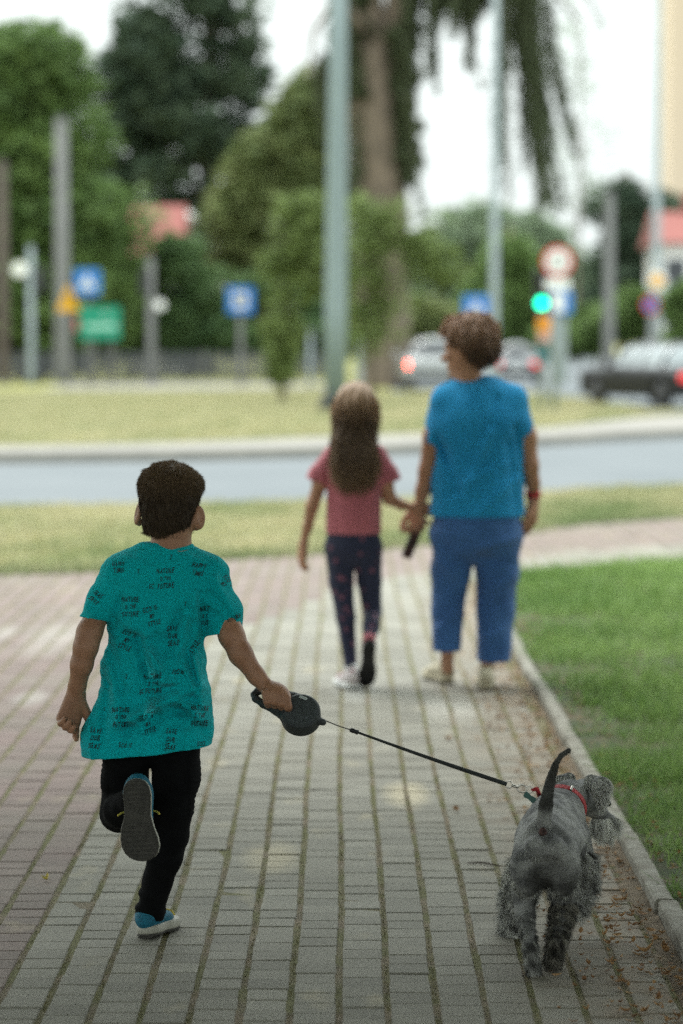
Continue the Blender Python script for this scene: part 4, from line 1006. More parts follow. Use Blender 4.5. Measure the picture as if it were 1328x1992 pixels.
# ------------------------------------------------------------------ buildings
def house(Y, x0, x1, yt, ym, label, wall, gable=False, floors=2, cols=3):
    xa, xb = W(x0, 0, Y)[0], W(x1, 0, Y)[0]; zt, zm = W(0, yt, Y)[2], W(0, ym, Y)[2]; xc = (xa + xb) / 2; dp = 8.0
    root = empty('house', (xc, Y + dp / 2, -.03), label, 'house', 'buildings in the distance')
    b = MB(); b.box((xc, Y + dp / 2, zm / 2 - .05), ((xb - xa) / 2 - .3, dp / 2 - .3, zm / 2 + .05)); b.build('wall', M[wall], root)
    b = MB(); o = .0; h = zt - zm; ins = (xb - xa) * .01
    b.add([[xa - o, Y - o, zm], [xb + o, Y - o, zm], [xb + o, Y + dp + o, zm], [xa - o, Y + dp + o, zm], [xa + ins, Y + dp / 2, zt], [xb - ins, Y + dp / 2, zt]], [[0, 1, 5, 4], [1, 2, 5], [2, 3, 4, 5], [3, 0, 4], [3, 2, 1, 0]]); rf = b.build('roof', M['roof_red'], root)
    if cols == 2:
      b = MB(); b.box((xc + (xb - xa) * .12, Y + dp / 2, zt + .1), (.3, .3, .7), None, .02); b.build('chimney', M['roof_red'], rf)
    for i in range(cols):
        for j in range(floors):
            wx = xa + (xb - xa) * (i + .5) / cols; wz = zm * (j + .55) / floors
            f = MB(); f.box((wx, Y + .28, wz), (.55, .04, .7)); fo = f.build('window', M['sign_white'], root)
            g_ = MB(); g_.box((wx, Y + .235, wz), (.45, .01, .6)); g_.build('pane', M['glass'], fo)
    return root
house(112, 238, 352, 390, 492, 'red roofed house half hidden by the shrubs, below the tall dark needle tree', 'wall_cream')
house(116, 1286, 1420, 404, 472, 'cream house with a red roof at the right border, behind the yellow diamond sign', 'wall_cream', cols=2)
Y = 260; xa = W(1304, 0, Y)[0]; zt = W(0, -260, Y)[2]
root = empty('apartment_tower', (xa + 8, Y + 7, -.03), 'tall beige apartment tower cut by the right border of the photo', 'building', 'buildings in the distance')
b = MB(); b.box((xa + 8, Y + 7, zt / 2), (8, 7, zt / 2 + .1)); b.build('wall', M['wall_beige'], root)
b = MB(); b.box((xa + 8, Y + 7, zt + .4), (8.3, 7.3, .3)); b.build('parapet', M['wall_cream'], root)
for j in range(18):
    z = 2 + j * 3.0
    if z > zt - 2: break
    for i in range(4):
        wx = xa + 3.2 + i * 3.4; f = MB(); f.box((wx, Y - .03, z), (.8, .06, .8)); fo = f.build('window', M['sign_white'], root); g_ = MB(); g_.box((wx, Y - .1, z), (.68, .02, .68)); g_.build('pane', M['glass'], fo)

# ------------------------------------------------------------------ cars (x = right, front towards +y), every part an own mesh
def car(loc, yaw, paint, label, L=4.5, Wd=1.8, H=1.45, brake=False, tall=False, glass='glass'):
    root = empty('car', loc, label, 'car', 'cars on the cross street')
    Rz = np.array(Matrix.Rotation(yaw, 3, 'Z')); Mx = T(loc, Rz)
    S = SDF((-1.15, -L / 2 - .25, .0), (1.15, L / 2 + .25, H + .15), .035, .2)
    zb = .62 if not tall else .72
    S.box((0, 0, zb - .08), (Wd / 2, L / 2, .30), None, .16, .0)
    S.box((0, -.05, .38), (Wd / 2 - .02, L / 2 - .05, .16), None, .08, .05)
    cw = Wd / 2 - .22; c0, c1 = (-L / 2 + (.35 if tall else .75), L * .12)
    S.cone((0, c0 + .45, H - .52), (0, c1, H - .52), .50, .50, .10, (1, 0, 0), cw / .47)
    S.box((0, (c0 + c1) / 2 + .1, zb + .12), (Wd / 2 - .06, (c1 - c0) / 2 + .5, .14), None, .1, .18)
    for sx in (-1, 1):
        for yy in (-L / 2 + .82, L / 2 - .85):
            S.cyl((sx * (Wd / 2), yy, .32), (1, 0, 0), .37, .30, .02, .01, 'sub')
    S.obj('body', M[paint], root, Mx)
    # glasshouse: slightly larger shell than the cabin, cut down to the window band
    G2 = SDF((-1.15, -L / 2 - .25, zb), (1.15, L / 2 + .25, H + .1), .035, .2)
    G2.cone((0, c0 + .45, H - .52), (0, c1, H - .52), .506, .506, .10, (1, 0, 0), cw / .47)
    G2.box((0, (c0 + c1) / 2 + .1, zb + .12), (Wd / 2 - .056, (c1 - c0) / 2 + .506, .146), None, .1, .18)
    G2.cut((0, 0, H - .11), (0, 0, 1)).cut((0, 0, zb + .25), (0, 0, -1))
    for (yy) in (c0 + .28, c1 - .35, (c0 + c1) / 2 + .05): G2.box((0, yy, H), (1.2, .035, 1), None, 0, 0, 'sub')
    G2.obj('windows', M[glass], root, Mx)
    def put(bm, nm, m, par=root):
        V = np.concatenate(bm.V) @ Rz.T + np.array(loc); bm.V = [V]; return bm.build(nm, m, par)
    for sx in (-1, 1):
        for yy in (-L / 2 + .82, L / 2 - .85):
            b = MB(); b.tube([(sx * (Wd / 2 - .20), yy, .32), (sx * (Wd / 2 - .18), yy, .32), (sx * (Wd / 2 - .02), yy, .32), (sx * (Wd / 2), yy, .32)], [.27, .32, .32, .28], 24); wh = put(b, 'wheel', M['tyre'])
            b = MB(); b.tube([(sx * (Wd / 2), yy, .32), (sx * (Wd / 2 + .012), yy, .32)], [.21, .17], 20); put(b, 'rim', M['rim'], wh)
        b = MB(); b.box((sx * (Wd / 2 - .20), -L / 2 + .02, zb + .06), (.17, .06, .10), None, .03); put(b, 'tail_light', M['lamp_red'] if brake else M['tail_red'])
        b = MB(); b.box((sx * (Wd / 2 - .24), L / 2 - .03, zb), (.18, .07, .08), None, .03); put(b, 'headlight', M['sign_white'])
        b = MB(); b.box((sx * (Wd / 2 + .08), L * .16, zb + .34), (.09, .05, .07), None, .03); put(b, 'mirror', M[paint])
    b = MB(); b.box((0, -L / 2 - .005, zb - .05), (.27, .012, .06)); put(b, 'number_plate', M['sign_white'])
    b = MB(); b.box((0, -L / 2 - .01, .36), (Wd / 2 - .1, .05, .08), None, .03); put(b, 'rear_bumper', M['plastic_black'])
    return root
car(tuple(W(836, 700, 86) * [1, 1, 0]), R_(3), 'car_silver', 'silver estate car with lit brake lights, left of the head of the woman', H=1.62, Wd=1.85, brake=True, tall=True)
car(tuple(W(1003, 700, 97) * [1, 1, 0]), R_(-3), 'car_grey', 'grey car seen from behind, right of the head of the woman', H=1.45, Wd=1.75)
car(tuple(W(1283, 700, 64) * [1, 1, 0]), R_(25), 'car_black', 'black car with pale reflecting windows at the right border', L=4.6, H=1.5, glass='glass_pale')
# ------------------------------------------------------------------ figures
class Fig:
    def __init__(s, Y, px, py, label, name='person', cat='person'):
        s.Y = Y; s.ppm = FPX / Y * 1.0; p = W(px, py, Y); s.root = empty(name, (p[0], Y, 0), label, cat)
    def P(s, x, y, d=0.0): return W(x, y, s.Y + d)
    def r(s, px): return px / s.ppm
def limb(S, f, pts, k=.01, w=None, sw=1.0):
    """pts: (x, y, depth, radius px)"""
    P = [f.P(*p[:3]) for p in pts]; S.chain(P, [f.r(p[3]) for p in pts], k, w, sw)
def folds(segs, f, amp=.004, back=True):
    """cloth folds: ridge (+) or valley (-) lines given in photo pixels on the side facing the viewer"""
    L = []
    for (x0, y0, x1, y1, a, sg) in segs:
        A, B = f.P(x0, y0), f.P(x1, y1); L.append((A[0], A[2], B[0], B[2], max(a, -.72), sg))
    def fn(X, Y, Z):
        out = np.zeros(np.broadcast_shapes(X.shape, Y.shape, Z.shape), np.float32)
        for (ax, az, bx, bz, a, sg) in L:
            vx, vz = bx - ax, bz - az; t = np.clip(((X - ax) * vx + (Z - az) * vz) / (vx * vx + vz * vz), 0, 1)
            d2 = (X - ax - t * vx) ** 2 + (Z - az - t * vz) ** 2; out = out - amp * a * np.exp(-d2 / (2 * sg * sg)) * (1 - .5 * t)
        return out
    return (lambda X, Y, Z: fn(X, Y, Z) * np.clip((f.Y - .015 - Y) / .045, 0, 1)) if back else fn
def hand(S, wrist, palm_dir, nrm, L, curl=(.3, .5, .55, .6), th=.5, spread=.16, side=1, k=.004):
    """palm plus five fingers; palm_dir: wrist to knuckles, nrm: out of the palm (curl side), side: +1 thumb on +x of frame"""
    wrist = np.asarray(wrist, float); d = np.asarray(palm_dir, float); d /= np.linalg.norm(d); n = np.asarray(nrm, float); n = n - d * (n @ d); n /= np.linalg.norm(n)
    u = np.cross(d, n) * side; pl = .50 * L; wd = .40 * L
    kn = wrist + d * pl
    for q in (-.36, -.12, .12, .36): S.cone(wrist + u * wd * q * .45, kn + u * wd * q, .135 * L, .105 * L, k * 1.6)
    lens = (.40, .46, .43, .33)
    for i, q in enumerate((.40, .13, -.13, -.38)):
        p = kn + u * wd * q; a = 0; L3 = lens[i] * L; rr_ = (.072, .074, .072, .062)[i] * L
        dirv = d + u * q * spread * 2; dirv /= np.linalg.norm(dirv)
        for j, fr_ in enumerate((.45, .32, .25)):
            a += curl[i] * (1.0, 1.35, .9)[j]; dd = dirv * math.cos(a) + n * math.sin(a); p2 = p + dd * L3 * fr_
            S.cone(p, p2, rr_ * (1 - .08 * j), rr_ * (.92 - .10 * j), k); p = p2
    p = wrist + d * pl * .25 + u * wd * .38 + n * .03 * L
    for j, (fr_, o, inn) in enumerate(((.26, .75, .25), (.20, .45, .45), (.17, .2, .55))):
        dd = d * (.75) + u * o * (1 - th * .6) + n * inn * th * 1.6; dd /= np.linalg.norm(dd); p2 = p + dd * L * fr_
        S.cone(p, p2, (.105, .085, .078)[j] * L, (.085, .078, .066)[j] * L, k * 1.5); p = p2
    return kn
def head(S, c, hgt, R, k=.008, wd=.76):
    """skull, jaw, nose, brow, lips, chin, ears; R columns: right, forward, up. c = centre, hgt = chin to crown"""
    c = np.asarray(c, float); R = np.asarray(R); h = hgt / 2
    def q(x, y, z): return c + R @ np.array([x * h, y * h, z * h])
    S.ell(q(0, -.08, .22), (wd * h, .92 * h, .78 * h), R, k)
    S.ell(q(0, .22, -.30), (.60 * wd / .76 * h, .60 * h, .62 * h), R, k * 2.5)
    S.ell(q(0, .60, -.78), (.22 * h, .20 * h, .18 * h), R, k * 2)       # chin
    S.cone(q(0, .78, .08), q(0, .98, -.20), .06 * h, .10 * h, k * .8)   # nose
    for s_ in (-1, 1):
        S.ell(q(.07 * s_, .90, -.22), (.07 * h, .07 * h, .055 * h), R, k * .5)
        S.cone(q(.10 * s_, .76, .20), q(.40 * s_, .66, .20), .09 * h, .07 * h, k)      # brow
        S.ell(q(.38 * s_, .60, -.12), (.20 * h, .16 * h, .15 * h), R, k)              # cheek
        S.ell(q(.26 * s_, .80, .04), (.14 * h, .09 * h, .09 * h), R, k * .6, 'sub')    # eye socket
    S.cone(q(-.17, .74, -.46), q(.17, .74, -.46), .065 * h, .065 * h, k * .6); S.cone(q(-.13, .73, -.57), q(.13, .73, -.57), .07 * h, .07 * h, k * .6)
    S.cone(q(-.16, .83, -.515), q(.16, .83, -.515), .012 * h, .012 * h, k * .2, op='sub')
def ears(S, c, hgt, R, k=.003, out=1.0, wd=.76, z=-.02, yy=-.06, tilt=.5, size=1.0):
    c = np.asarray(c, float); R = np.asarray(R); h = hgt / 2
    for s_ in (-1, 1):
        ce = c + R @ np.array([s_ * (wd + .055 * out) * h, yy * h, z * h])
        Re = R @ np.array(Matrix.Rotation(-s_ * R_(32 * out), 3, 'Z') @ Matrix.Rotation(-s_ * R_(8), 3, 'Y'))
        S.ell(ce, (.065 * h * size, .16 * h * size, .27 * h * size), Re, k)
        S.ell(ce + Re @ np.array([s_ * .065 * h, .02 * h, .03 * h]) * size, (.045 * h * size, .10 * h * size, .17 * h * size), Re, .001, 'sub')
        S.ell(ce + R @ np.array([-s_ * .03 * h, .02 * h, -.19 * h]) * size, (.07 * h * size, .08 * h * size, .10 * h * size), R, k)
def face_bits(root, c, hgt, R, wd=.76, brow=True):
    c = np.asarray(c, float); R = np.asarray(R); h = hgt / 2
    for s_ in (-1, 1):
        ce = c + R @ np.array([s_ * .27 * h, .645 * h, .04 * h]); b = MB(); a = [math.pi * i / 10 for i in range(11)]; fw = R[:, 1]
        b.tube([ce - fw * .13 * h * math.cos(t) for t in a], [max(1e-4, .13 * h * math.sin(t)) for t in a], 14); e = b.build('eye', M['eye'], root)
        b = MB(); b.tube([ce + fw * .122 * h, ce + fw * .137 * h], [.055 * h, .03 * h], 14); b.build('iris', M['iris'], e)
        if brow:
            b = MB(); P = [c + R @ np.array([s_ * x * h, y * h, z * h]) for x, y, z in ((.12, .86, .20), (.25, .85, .255), (.42, .75, .22))]; b.tube(P, [.02 * h, .03 * h, .012 * h], 6); b.build('eyebrow', M['brow'], root)
    b = MB(); b.tube([c + R @ np.array([x * h, y * h, -.515 * h]) for x, y in ((-.19, .74), (-.08, .80), (.08, .80), (.19, .74))], [.02 * h, .042 * h, .042 * h, .02 * h], 8); b.build('lips', M['lip'], root)
def hair_shell(root, S, mats, n, L, wd, dirf, name='hair', curl=.05, droop=.3, seed=1, seg=3, smoothit=1, mask=None, tonef=None):
    """solid under-layer and thousands of strands rooted on it, one mesh"""
    V, F = S.mesh(); r = np.random.default_rng(seed)
    P, N = sample_surface(V, F, n, mask, r); D = dirf(P, N) + r.normal(0, .16, (n, 3)); tn = np.clip(r.normal(.4, .25, n), 0, 1)
    if tonef is not None: tn = np.clip(tonef(P) + r.normal(0, .16, n), 0, 1)
    V2, F2, t2 = strands(P - N * .001, D, L * r.uniform(.6, 1.25, n), wd * r.uniform(.6, 1.2, n), seg, curl, droop, r, tn)
    VV = np.concatenate([V, V2]); FF = np.concatenate([F, F2 + len(V)]); tt = np.concatenate([np.full(len(V), .12) if tonef is None else np.clip(tonef(V) * .6, 0, 1), t2])
    return mesh_obj(name, VV, FF, mats, root, True, {'tone': ('POINT', tt)})

def shoe(root, Mx, L, Wd, upper, sole, mid, H=.5, name='shoe', lace=None, left=False, raise_heel=0, accent=None):
    """local frame: heel at x=0, toe at x=L, z up, y left"""
    sg = -1 if left else 1
    def prof(x):  # half width and centre offset along the foot
        t = x / L; wv = Wd / 2 * np.interp(t, [0, .008, .03, .06, .11, .2, .32, .45, .6, .72, .82, .9, .95, .98, .993, 1], [.02, .22, .42, .56, .68, .73, .70, .69, .86, .98, .99, .86, .66, .43, .25, .02]); oy = sg * L * np.interp(t, [0, .3, .6, .85, 1], [0, .01, 0, .03, .045]); return wv, oy
    S = SDF((-.06, -Wd, -.02), (L + .05, Wd, L * H + .06), L / 75, .04)
    xs_ = np.linspace(.10, .90, 9) * L
    for i in range(8):
        a, b_ = xs_[i], xs_[i + 1]; wa_, oa = prof(a); wb_, ob = prof(b_); ha = L * np.interp(a / L, [0, .3, .55, .8, 1], [.30, .30, .22, .14, .10]); hb = L * np.interp(b_ / L, [0, .3, .55, .8, 1], [.30, .30, .22, .14, .10])
        S.cone((a, oa, .018 + ha * .45), (b_, ob, .018 + hb * .45), ha * .50, hb * .50, .012, (0, 1, 0), min(1.6, wa_ / (ha * .5) * .96))
    S.cone((.18 * L, 0, .05), (.20 * L, 0, L * .36), Wd * .36, Wd * .34, .015)
    S.ell((.20 * L, 0, L * .42), (Wd * .36, Wd * .26, .05), None, .004, 'sub')
    S.cut((0, 0, .014), (0, 0, -1))
    sh = S.obj(name, M[upper], root, Mx)
    for nm, z0, z1, gr, mm in (('midsole', .0055, .027, 1.03, mid), ('outsole', .0, .006, 1.0, sole)):
        P = []; n = 60
        tt_ = lambda i: .5 - .5 * math.cos(math.pi * i / (n - 1))
        for i in range(n): t = tt_(i); wv, oy = prof(t * L); P.append((t * L, oy + wv * gr))
        for i in range(n - 1, -1, -1): t = tt_(i); wv, oy = prof(t * L); P.append((t * L, oy - wv * gr))
        m_ = len(P); P = np.array(P); cx = np.array([L / 2, 0])
        rows = []; lv = [(z0, .965), (z0 + (z1 - z0) * .15, .99), (z0 + (z1 - z0) * .5, 1.0), (z1 - (z1 - z0) * .15, .99), (z1, .96)]
        for z, s_ in lv: rows.append(np.c_[cx + (P - cx) * s_, np.full(m_, z) + (P[:, 0] / L > .75) * (P[:, 0] / L - .75) * L * .10])
        V = np.concatenate(rows); F = [[j * m_ + i, j * m_ + (i + 1) % m_, (j + 1) * m_ + (i + 1) % m_, (j + 1) * m_ + i] for j in range(len(lv) - 1) for i in range(m_)]
        for i in range(n - 1): F.append([i, m_ - 1 - i, m_ - 2 - i, i + 1]); o_ = (len(lv) - 1) * m_; F.append([o_ + i, o_ + i + 1, o_ + m_ - 2 - i, o_ + m_ - 1 - i])
        if nm == 'outsole':   # tread ribs
            b = MB(); b.add(V, F, False)
            for t in np.linspace(.05, .95, 17):
                if .36 < t < .5: continue
                wv, oy = prof(t * L); b.box((t * L, oy, -.0012 + (t > .75) * (t - .75) * L * .10), (L * .014, wv * .86, .0022))
            V, F = np.concatenate(b.V), b.F
        V = V @ Mx[:3, :3].T + Mx[:3, 3]; mesh_obj(nm, V, F, M[mm], sh, nm == 'midsole')
    if lace:
        for j, t in enumerate((.42, .49, .56, .63)):
            b = MB(); z = L * (.285 - .13 * (t - .42) / .2); wv = Wd * .2; b.tube([np.array(p) @ Mx[:3, :3].T + Mx[:3, 3] for p in ((t * L, -wv, z - .004), (t * L + .003, 0, z + .008), (t * L, wv, z - .004))], .0028, 7); b.build('lace', M[lace], sh)
        b = MB()
        for s_ in (-1, 1):
            b.tube([np.array(p) @ Mx[:3, :3].T + Mx[:3, 3] for p in ((.41 * L, 0, L * .30), (.40 * L, s_ * .02, L * .33), (.43 * L, s_ * .045, L * .29), (.45 * L, s_ * .052, L * .22))], .0024, 7)
        b.build('lace_bow', M[lace], sh)
    if accent:
        b = MB(); b.tube([np.array(p) @ Mx[:3, :3].T + Mx[:3, 3] for p in ((.075 * L, 0, L * .36), (.065 * L, 0, L * .42), (.09 * L, 0, L * .43))], .004, 8); b.build('pull_tab', M[accent], sh)
    return sh

# ------------------------------------------------------------------ the running boy
BY = 6.9
f = Fig(BY, 296, 1830, 'boy running away in a turquoise printed t-shirt and black trousers, holding a dog leash')
root = f.root; P, q = f.P, f.r
yaw = R_(-14); Rh = np.array(Matrix.Rotation(yaw, 3, 'Z') @ Matrix.Rotation(R_(3), 3, 'Y') @ Matrix.Rotation(R_(-3), 3, 'X'))
hc = P(331, 990, .035); hh = q(158)
S = SDF(P(70, 1960, -.50) - [.06, 0, .02], P(625, 885, .45), .0028, .035)
head(S, hc, hh, Rh, .007, .66)
ears(S, hc, hh, Rh, .003, 1.15, .725, -.16, -.10, size=1.12)
limb(S, f, [(334, 1025, .003, 39), (332, 1085, .003, 39)], .02); limb(S, f, [(330, 1080, .005, 34), (322, 1118, .01, 42)], .03)
S.ell(P(308, 1170, .01), (q(72), q(44), q(85)), None, .03); S.ell(P(300, 1320, .01), (q(64), q(38), q(110)), None, .04); S.ell(P(296, 1420, .015), (q(68), q(36), q(52)), None, .04)
limb(S, f, [(252, 1118, .005, 28), (384, 1118, .005, 28)], .03)
# left arm, swung back
limb(S, f, [(230, 1122, 0, 28), (200, 1172, -.008, 23), (174, 1230, -.04, 23), (167, 1258, -.05, 23)], .02)
limb(S, f, [(167, 1258, -.05, 23), (159, 1292, -.045, 21), (150, 1335, -.02, 16.5), (147, 1354, -.01, 15.5)], .014)
hw = P(148, 1352, -.015)
hand(S, hw, (-.30, -.10, -1), (.38, -.90, .25), .132, (.35, .70, .80, .85), .1, .14, -1)
# right arm, holding the handle
limb(S, f, [(402, 1122, 0, 31), (432, 1180, -.01, 26), (450, 1236, -.04, 24)], .02)
limb(S, f, [(450, 1236, -.04, 24), (468, 1272, -.05, 22.5), (498, 1314, -.06, 16.5), (516, 1334, -.065, 15.5)], .014)
HC = P(585, 1391, -.06)     # leash reel centre
S.ell(P(538, 1349, -.075), (q(30), q(25), q(19)), frame((.85, 0, -.50), (0, -.5, 1)), .008)
fx = frame((.86, .1, -.42), (0, -.4, 1))
for i, tt in enumerate((0, 1, 2, 3)):
    b0 = P(516 + tt * 13.5, 1347 + tt * 3.6 - (3 if tt in (1, 2) else 0), -.098 + tt * .004); rr_ = q(8.2 - (tt == 0) * .8)
    b1 = b0 + np.array([.004, -.006, -q(16)]); b2 = b1 + np.array([.002, .024, -q(9)]); b3 = b2 + np.array([0, .024, q(6)])
    S.cone(b0, b1, rr_ * 1.08, rr_, .0035); S.cone(b1, b2, rr_, rr_ * .95, .003); S.cone(b2, b3, rr_ * .95, rr_ * .8, .003)
S.chain([P(530, 1342, -.045), P(550, 1352, -.03), P(562, 1366, -.035)], [q(9.5), q(8.5), q(7)], .005)
# legs
limb(S, f, [(250, 1450, .0, 34), (242, 1520, .05, 30), (230, 1580, .085, 24)], .03); limb(S, f, [(230, 1580, .085, 22), (240, 1568, -.04, 20), (262, 1548, -.15, 14)], .015)
limb(S, f, [(345, 1455, .0, 34), (338, 1540, -.01, 29), (330, 1615, -.0, 24)], .03); limb(S, f, [(330, 1615, -.0, 23), (320, 1660, -.01, 22), (298, 1745, .0, 16), (292, 1792, .01, 14)], .02)
S.obj('body', M['skin_boy'], root)
face_bits(root, hc, hh, Rh, .70)
# hair: short sides, fuller top brushed forward
S = SDF(hc - .16, hc + .17, .0028, .03)
def hq(x, y, z): return hc + Rh @ (np.array([x, y, z]) * hh / 2)
S.ell(hq(-.02, -.08, .36), (.705 * hh / 2, .95 * hh / 2, .74 * hh / 2), Rh, .004)
S.ell(hq(.04, -.24, -.08), (.635 * hh / 2, .74 * hh / 2, .64 * hh / 2), Rh, .02)
S.ell(hq(.03, -.34, -.42), (.54 * hh / 2, .50 * hh / 2, .40 * hh / 2), Rh, .02); S.ell(hq(-.06, .10, .66), (.66 * hh / 2, .84 * hh / 2, .42 * hh / 2), Rh, .03); S.ell(hq(-.47, .05, .58), (.25 * hh / 2, .6 * hh / 2, .24 * hh / 2), Rh, .02)
S.ell(hq(.37, 0, .62), (.36 * hh / 2, .6 * hh / 2, .26 * hh / 2), Rh, .02)
cutp = hq(0, .42, .35); S.cut(cutp, Rh @ np.array([0, 1, -.42])); S.cut(hq(0, -.5, -.60), Rh @ np.array([0, .2, -1]))
for s_ in (-1, 1): S.ell(hq(s_ * .84, .04, -.14), (.24 * hh / 2, .30 * hh / 2, .38 * hh / 2), Rh, .004, 'sub')
S.disp(lambda X, Y, Z: .0016 * vnoise(X, Y, Z, .03, 2))
wh = hq(.12, -.35, .86)
def hdir(Pp, N):
    v = Pp - wh; v = v - N * (v * N).sum(1)[:, None]; v /= np.linalg.norm(v, axis=1)[:, None] + 1e-6
    sw = np.cross(N, v); up = np.clip((Pp[:, 2] - hc[2]) / (hh / 2), 0, 1)[:, None]
    return v * 1.0 + sw * .35 + N * (.20 + .42 * up) + np.array([0, 0, -.25])
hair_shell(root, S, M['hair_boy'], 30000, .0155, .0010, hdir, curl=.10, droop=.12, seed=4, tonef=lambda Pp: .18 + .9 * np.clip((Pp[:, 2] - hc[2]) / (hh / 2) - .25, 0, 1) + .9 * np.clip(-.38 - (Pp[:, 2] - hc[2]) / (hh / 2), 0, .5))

# t-shirt
S = SDF(P(110, 1510, -.30), P(510, 1040, .26), .0026, .035)
S.ell(P(308, 1150, .0), (q(95), q(66), q(84)), None, .03)
S.ell(P(262, 1135, .0), (q(52), q(52), q(60)), None, .04); S.ell(P(372, 1135, .0), (q(54), q(52), q(60)), None, .04)
S.cone(P(306, 1170, 0), P(300, 1290, .0), q(62), q(62), .03, (1, 0, 0), 1.5)
S.cone(P(299, 1290, .0), P(286, 1462, -.01), q(62), q(78), .03, (1, 0, 0), 1.50)
S.ell(P(203, 1440, -.02), (q(38), q(50), q(48)), None, .05); S.ell(P(372, 1400, 0), (q(36), q(60), q(80)), None, .05)
limb(S, f, [(318, 1082, 0.0, 40), (316, 1120, 0, 60)], .03, (1, 0, 0), 1.22)
limb(S, f, [(276, 1096, 0, 27), (238, 1118, 0, 40)], .03); limb(S, f, [(370, 1096, 0, 27), (402, 1118, 0, 40)], .03)
CL = (P(180, 1201, -.018), (-.16, -.05, -1)); CR = (P(438, 1230, -.018), (.16, -.05, -1))
S.chain([P(234, 1128, 0), P(200, 1172, -.012), P(178, 1225, -.02)], [q(38), q(33), q(29.5)], .018, cap=CL); S.chain([P(404, 1128, 0), P(432, 1190, -.01), P(441, 1255, -.015)], [q(41), q(37), q(35)], .018, cap=CR)
# drape folds on the back
fs = [(300, 1262, 330, 1318, 1.0, .010), (330, 1318, 398, 1330, 1.1, .009), (285, 1290, 318, 1345, -1.0, .010), (318, 1345, 392, 1352, -1.0, .009), (240, 1398, 300, 1362, 1.0, .010), (300, 1362, 350, 1352, 1.0, .009), (350, 1352, 400, 1392, 1.0, .010), (250, 1415, 305, 1382, -.9, .011), (305, 1382, 360, 1378, -.9, .010), (360, 1378, 396, 1415, -.8, .010), (262, 1210, 330, 1222, .7, .012), (250, 1230, 320, 1250, -.7, .012), (350, 1190, 322, 1262, -1.2, .008), (365, 1200, 340, 1300, .8, .009), (288, 1230, 318, 1330, 1.1, .008), (275, 1240, 300, 1345, -1.3, .009), (318, 1330, 395, 1318, -1.2, .007), (300, 1352, 375, 1338, 1.0, .008),
      (380, 1270, 394, 1345, 1.0, .006), (365, 1262, 386, 1335, -.6, .006), (360, 1290, 400, 1372, .9, .006), (262, 1390, 345, 1340, .9, .010), (282, 1410, 380, 1352, -.9, .010), (330, 1440, 385, 1380, .8, .009), (222, 1300, 240, 1430, .8, .011), (214, 1330, 205, 1440, -.8, .008),
      (250, 1400, 262, 1460, -.8, .012), (300, 1420, 306, 1462, .7, .012), (348, 1410, 352, 1460, -.7, .012), (290, 1150, 330, 1165, -.5, .015), (330, 1130, 322, 1190, -.5, .012), (240, 1160, 222, 1215, -1.3, .007), (390, 1150, 400, 1225, -.7, .006), (382, 1150, 388, 1240, .7, .008),
      (175, 1160, 206, 1185, -.35, .008), (185, 1138, 215, 1170, -.25, .008), (170, 1178, 196, 1196, .5, .006), (408, 1150, 440, 1180, -.8, .007), (405, 1185, 452, 1200, -.9, .007), (420, 1120, 455, 1190, .6, .008), (308, 1290, 340, 1272, .8, .009), (215, 1250, 240, 1330, -.8, .010), (300, 1375, 392, 1400, .6, .011)]
S.disp(folds(fs, f, .0165)); S.disp(lambda X, Y, Z: -.0055 * np.clip(1 - np.abs(vnoise(X * 1.2 + Z * .5, Y * .5, Z * 1.3 - X * .4, .17, 90)) * 1.6, 0, 1) ** 3 * np.clip((1.02 - Z) / .25, .15, 1) * np.clip((BY - .0 - Y) / .05, .15, 1)); S.disp(lambda X, Y, Z: .0022 * vnoise(X, Y, Z, .10, 6) + .0010 * vnoise(X + .4 * Z, Y, Z, .035, 8))
# openings: hem, sleeves, neck
S.cut(P(290, 1458, 0), (.10, 0, -1)); 
zc = P(0, 1450, 0)[2]; S.disp(lambda X, Y, Z: np.where(Z < zc + .03, .0, 0) + 0 * X * Y)
S.cone(P(290, 1500, -.005), P(288, 1540, -.008), q(62), q(64), .003, (1, 0, 0), 1.42, 'sub')
S.cone(P(177, 1224, -.02), P(174, 1260, -.02), q(25.5), q(26), .002, op='sub'); S.cone(P(441, 1252, -.015), P(445, 1285, -.015), q(30), q(31), .002, op='sub')
S.ell(P(332, 1046, .01), (q(42), q(46), q(17)), None, .002, 'sub')
ts = S.obj('t_shirt', M['teal'], root, smoothit=1)
tV, tF = o_data[ts.name]
# ribbed collar band and stitched hems
b = MB(); a = np.linspace(0, 2 * math.pi, 40)
b.tube([P(332 + 41 * math.cos(t), 1070 - 8 * math.cos(t) ** 2, .010 + q(42) * math.sin(t)) + np.array([0, 0, -.012 * (math.sin(t) > 0) * math.sin(t)]) for t in a], .0062, 8, False); b.build('collar_band', M['teal'], ts)
# prints, wrapped on the cloth
bv = BVHTree.FromPolygons([tuple(v) for v in tV], [tuple(int(i) for i in f_) for f_ in tF])
glyph = {}
def gl(ch):
    if ch not in glyph:
        c = bpy.data.curves.new('glyph', 'FONT'); c.body = ch; c.size = 1; c.resolution_u = 2; c.offset = .018
        o = bpy.data.objects.new('glyph', c); COL.objects.link(o); bpy.context.view_layer.update()
        me = bpy.data.meshes.new_from_object(o.evaluated_get(bpy.context.evaluated_depsgraph_get()))
        V = np.array([v.co[:2] for v in me.vertices]).reshape(-1, 2); F = [list(p.vertices) for p in me.polygons]
        wv = V[:, 0].max() - V[:, 0].min() if len(V) else .3; V[:, 0] -= V[:, 0].min(); glyph[ch] = (V, F, wv)
        bpy.data.objects.remove(o); bpy.data.meshes.remove(me); bpy.data.curves.remove(c)
    return glyph[ch]
pr = random.Random(12)
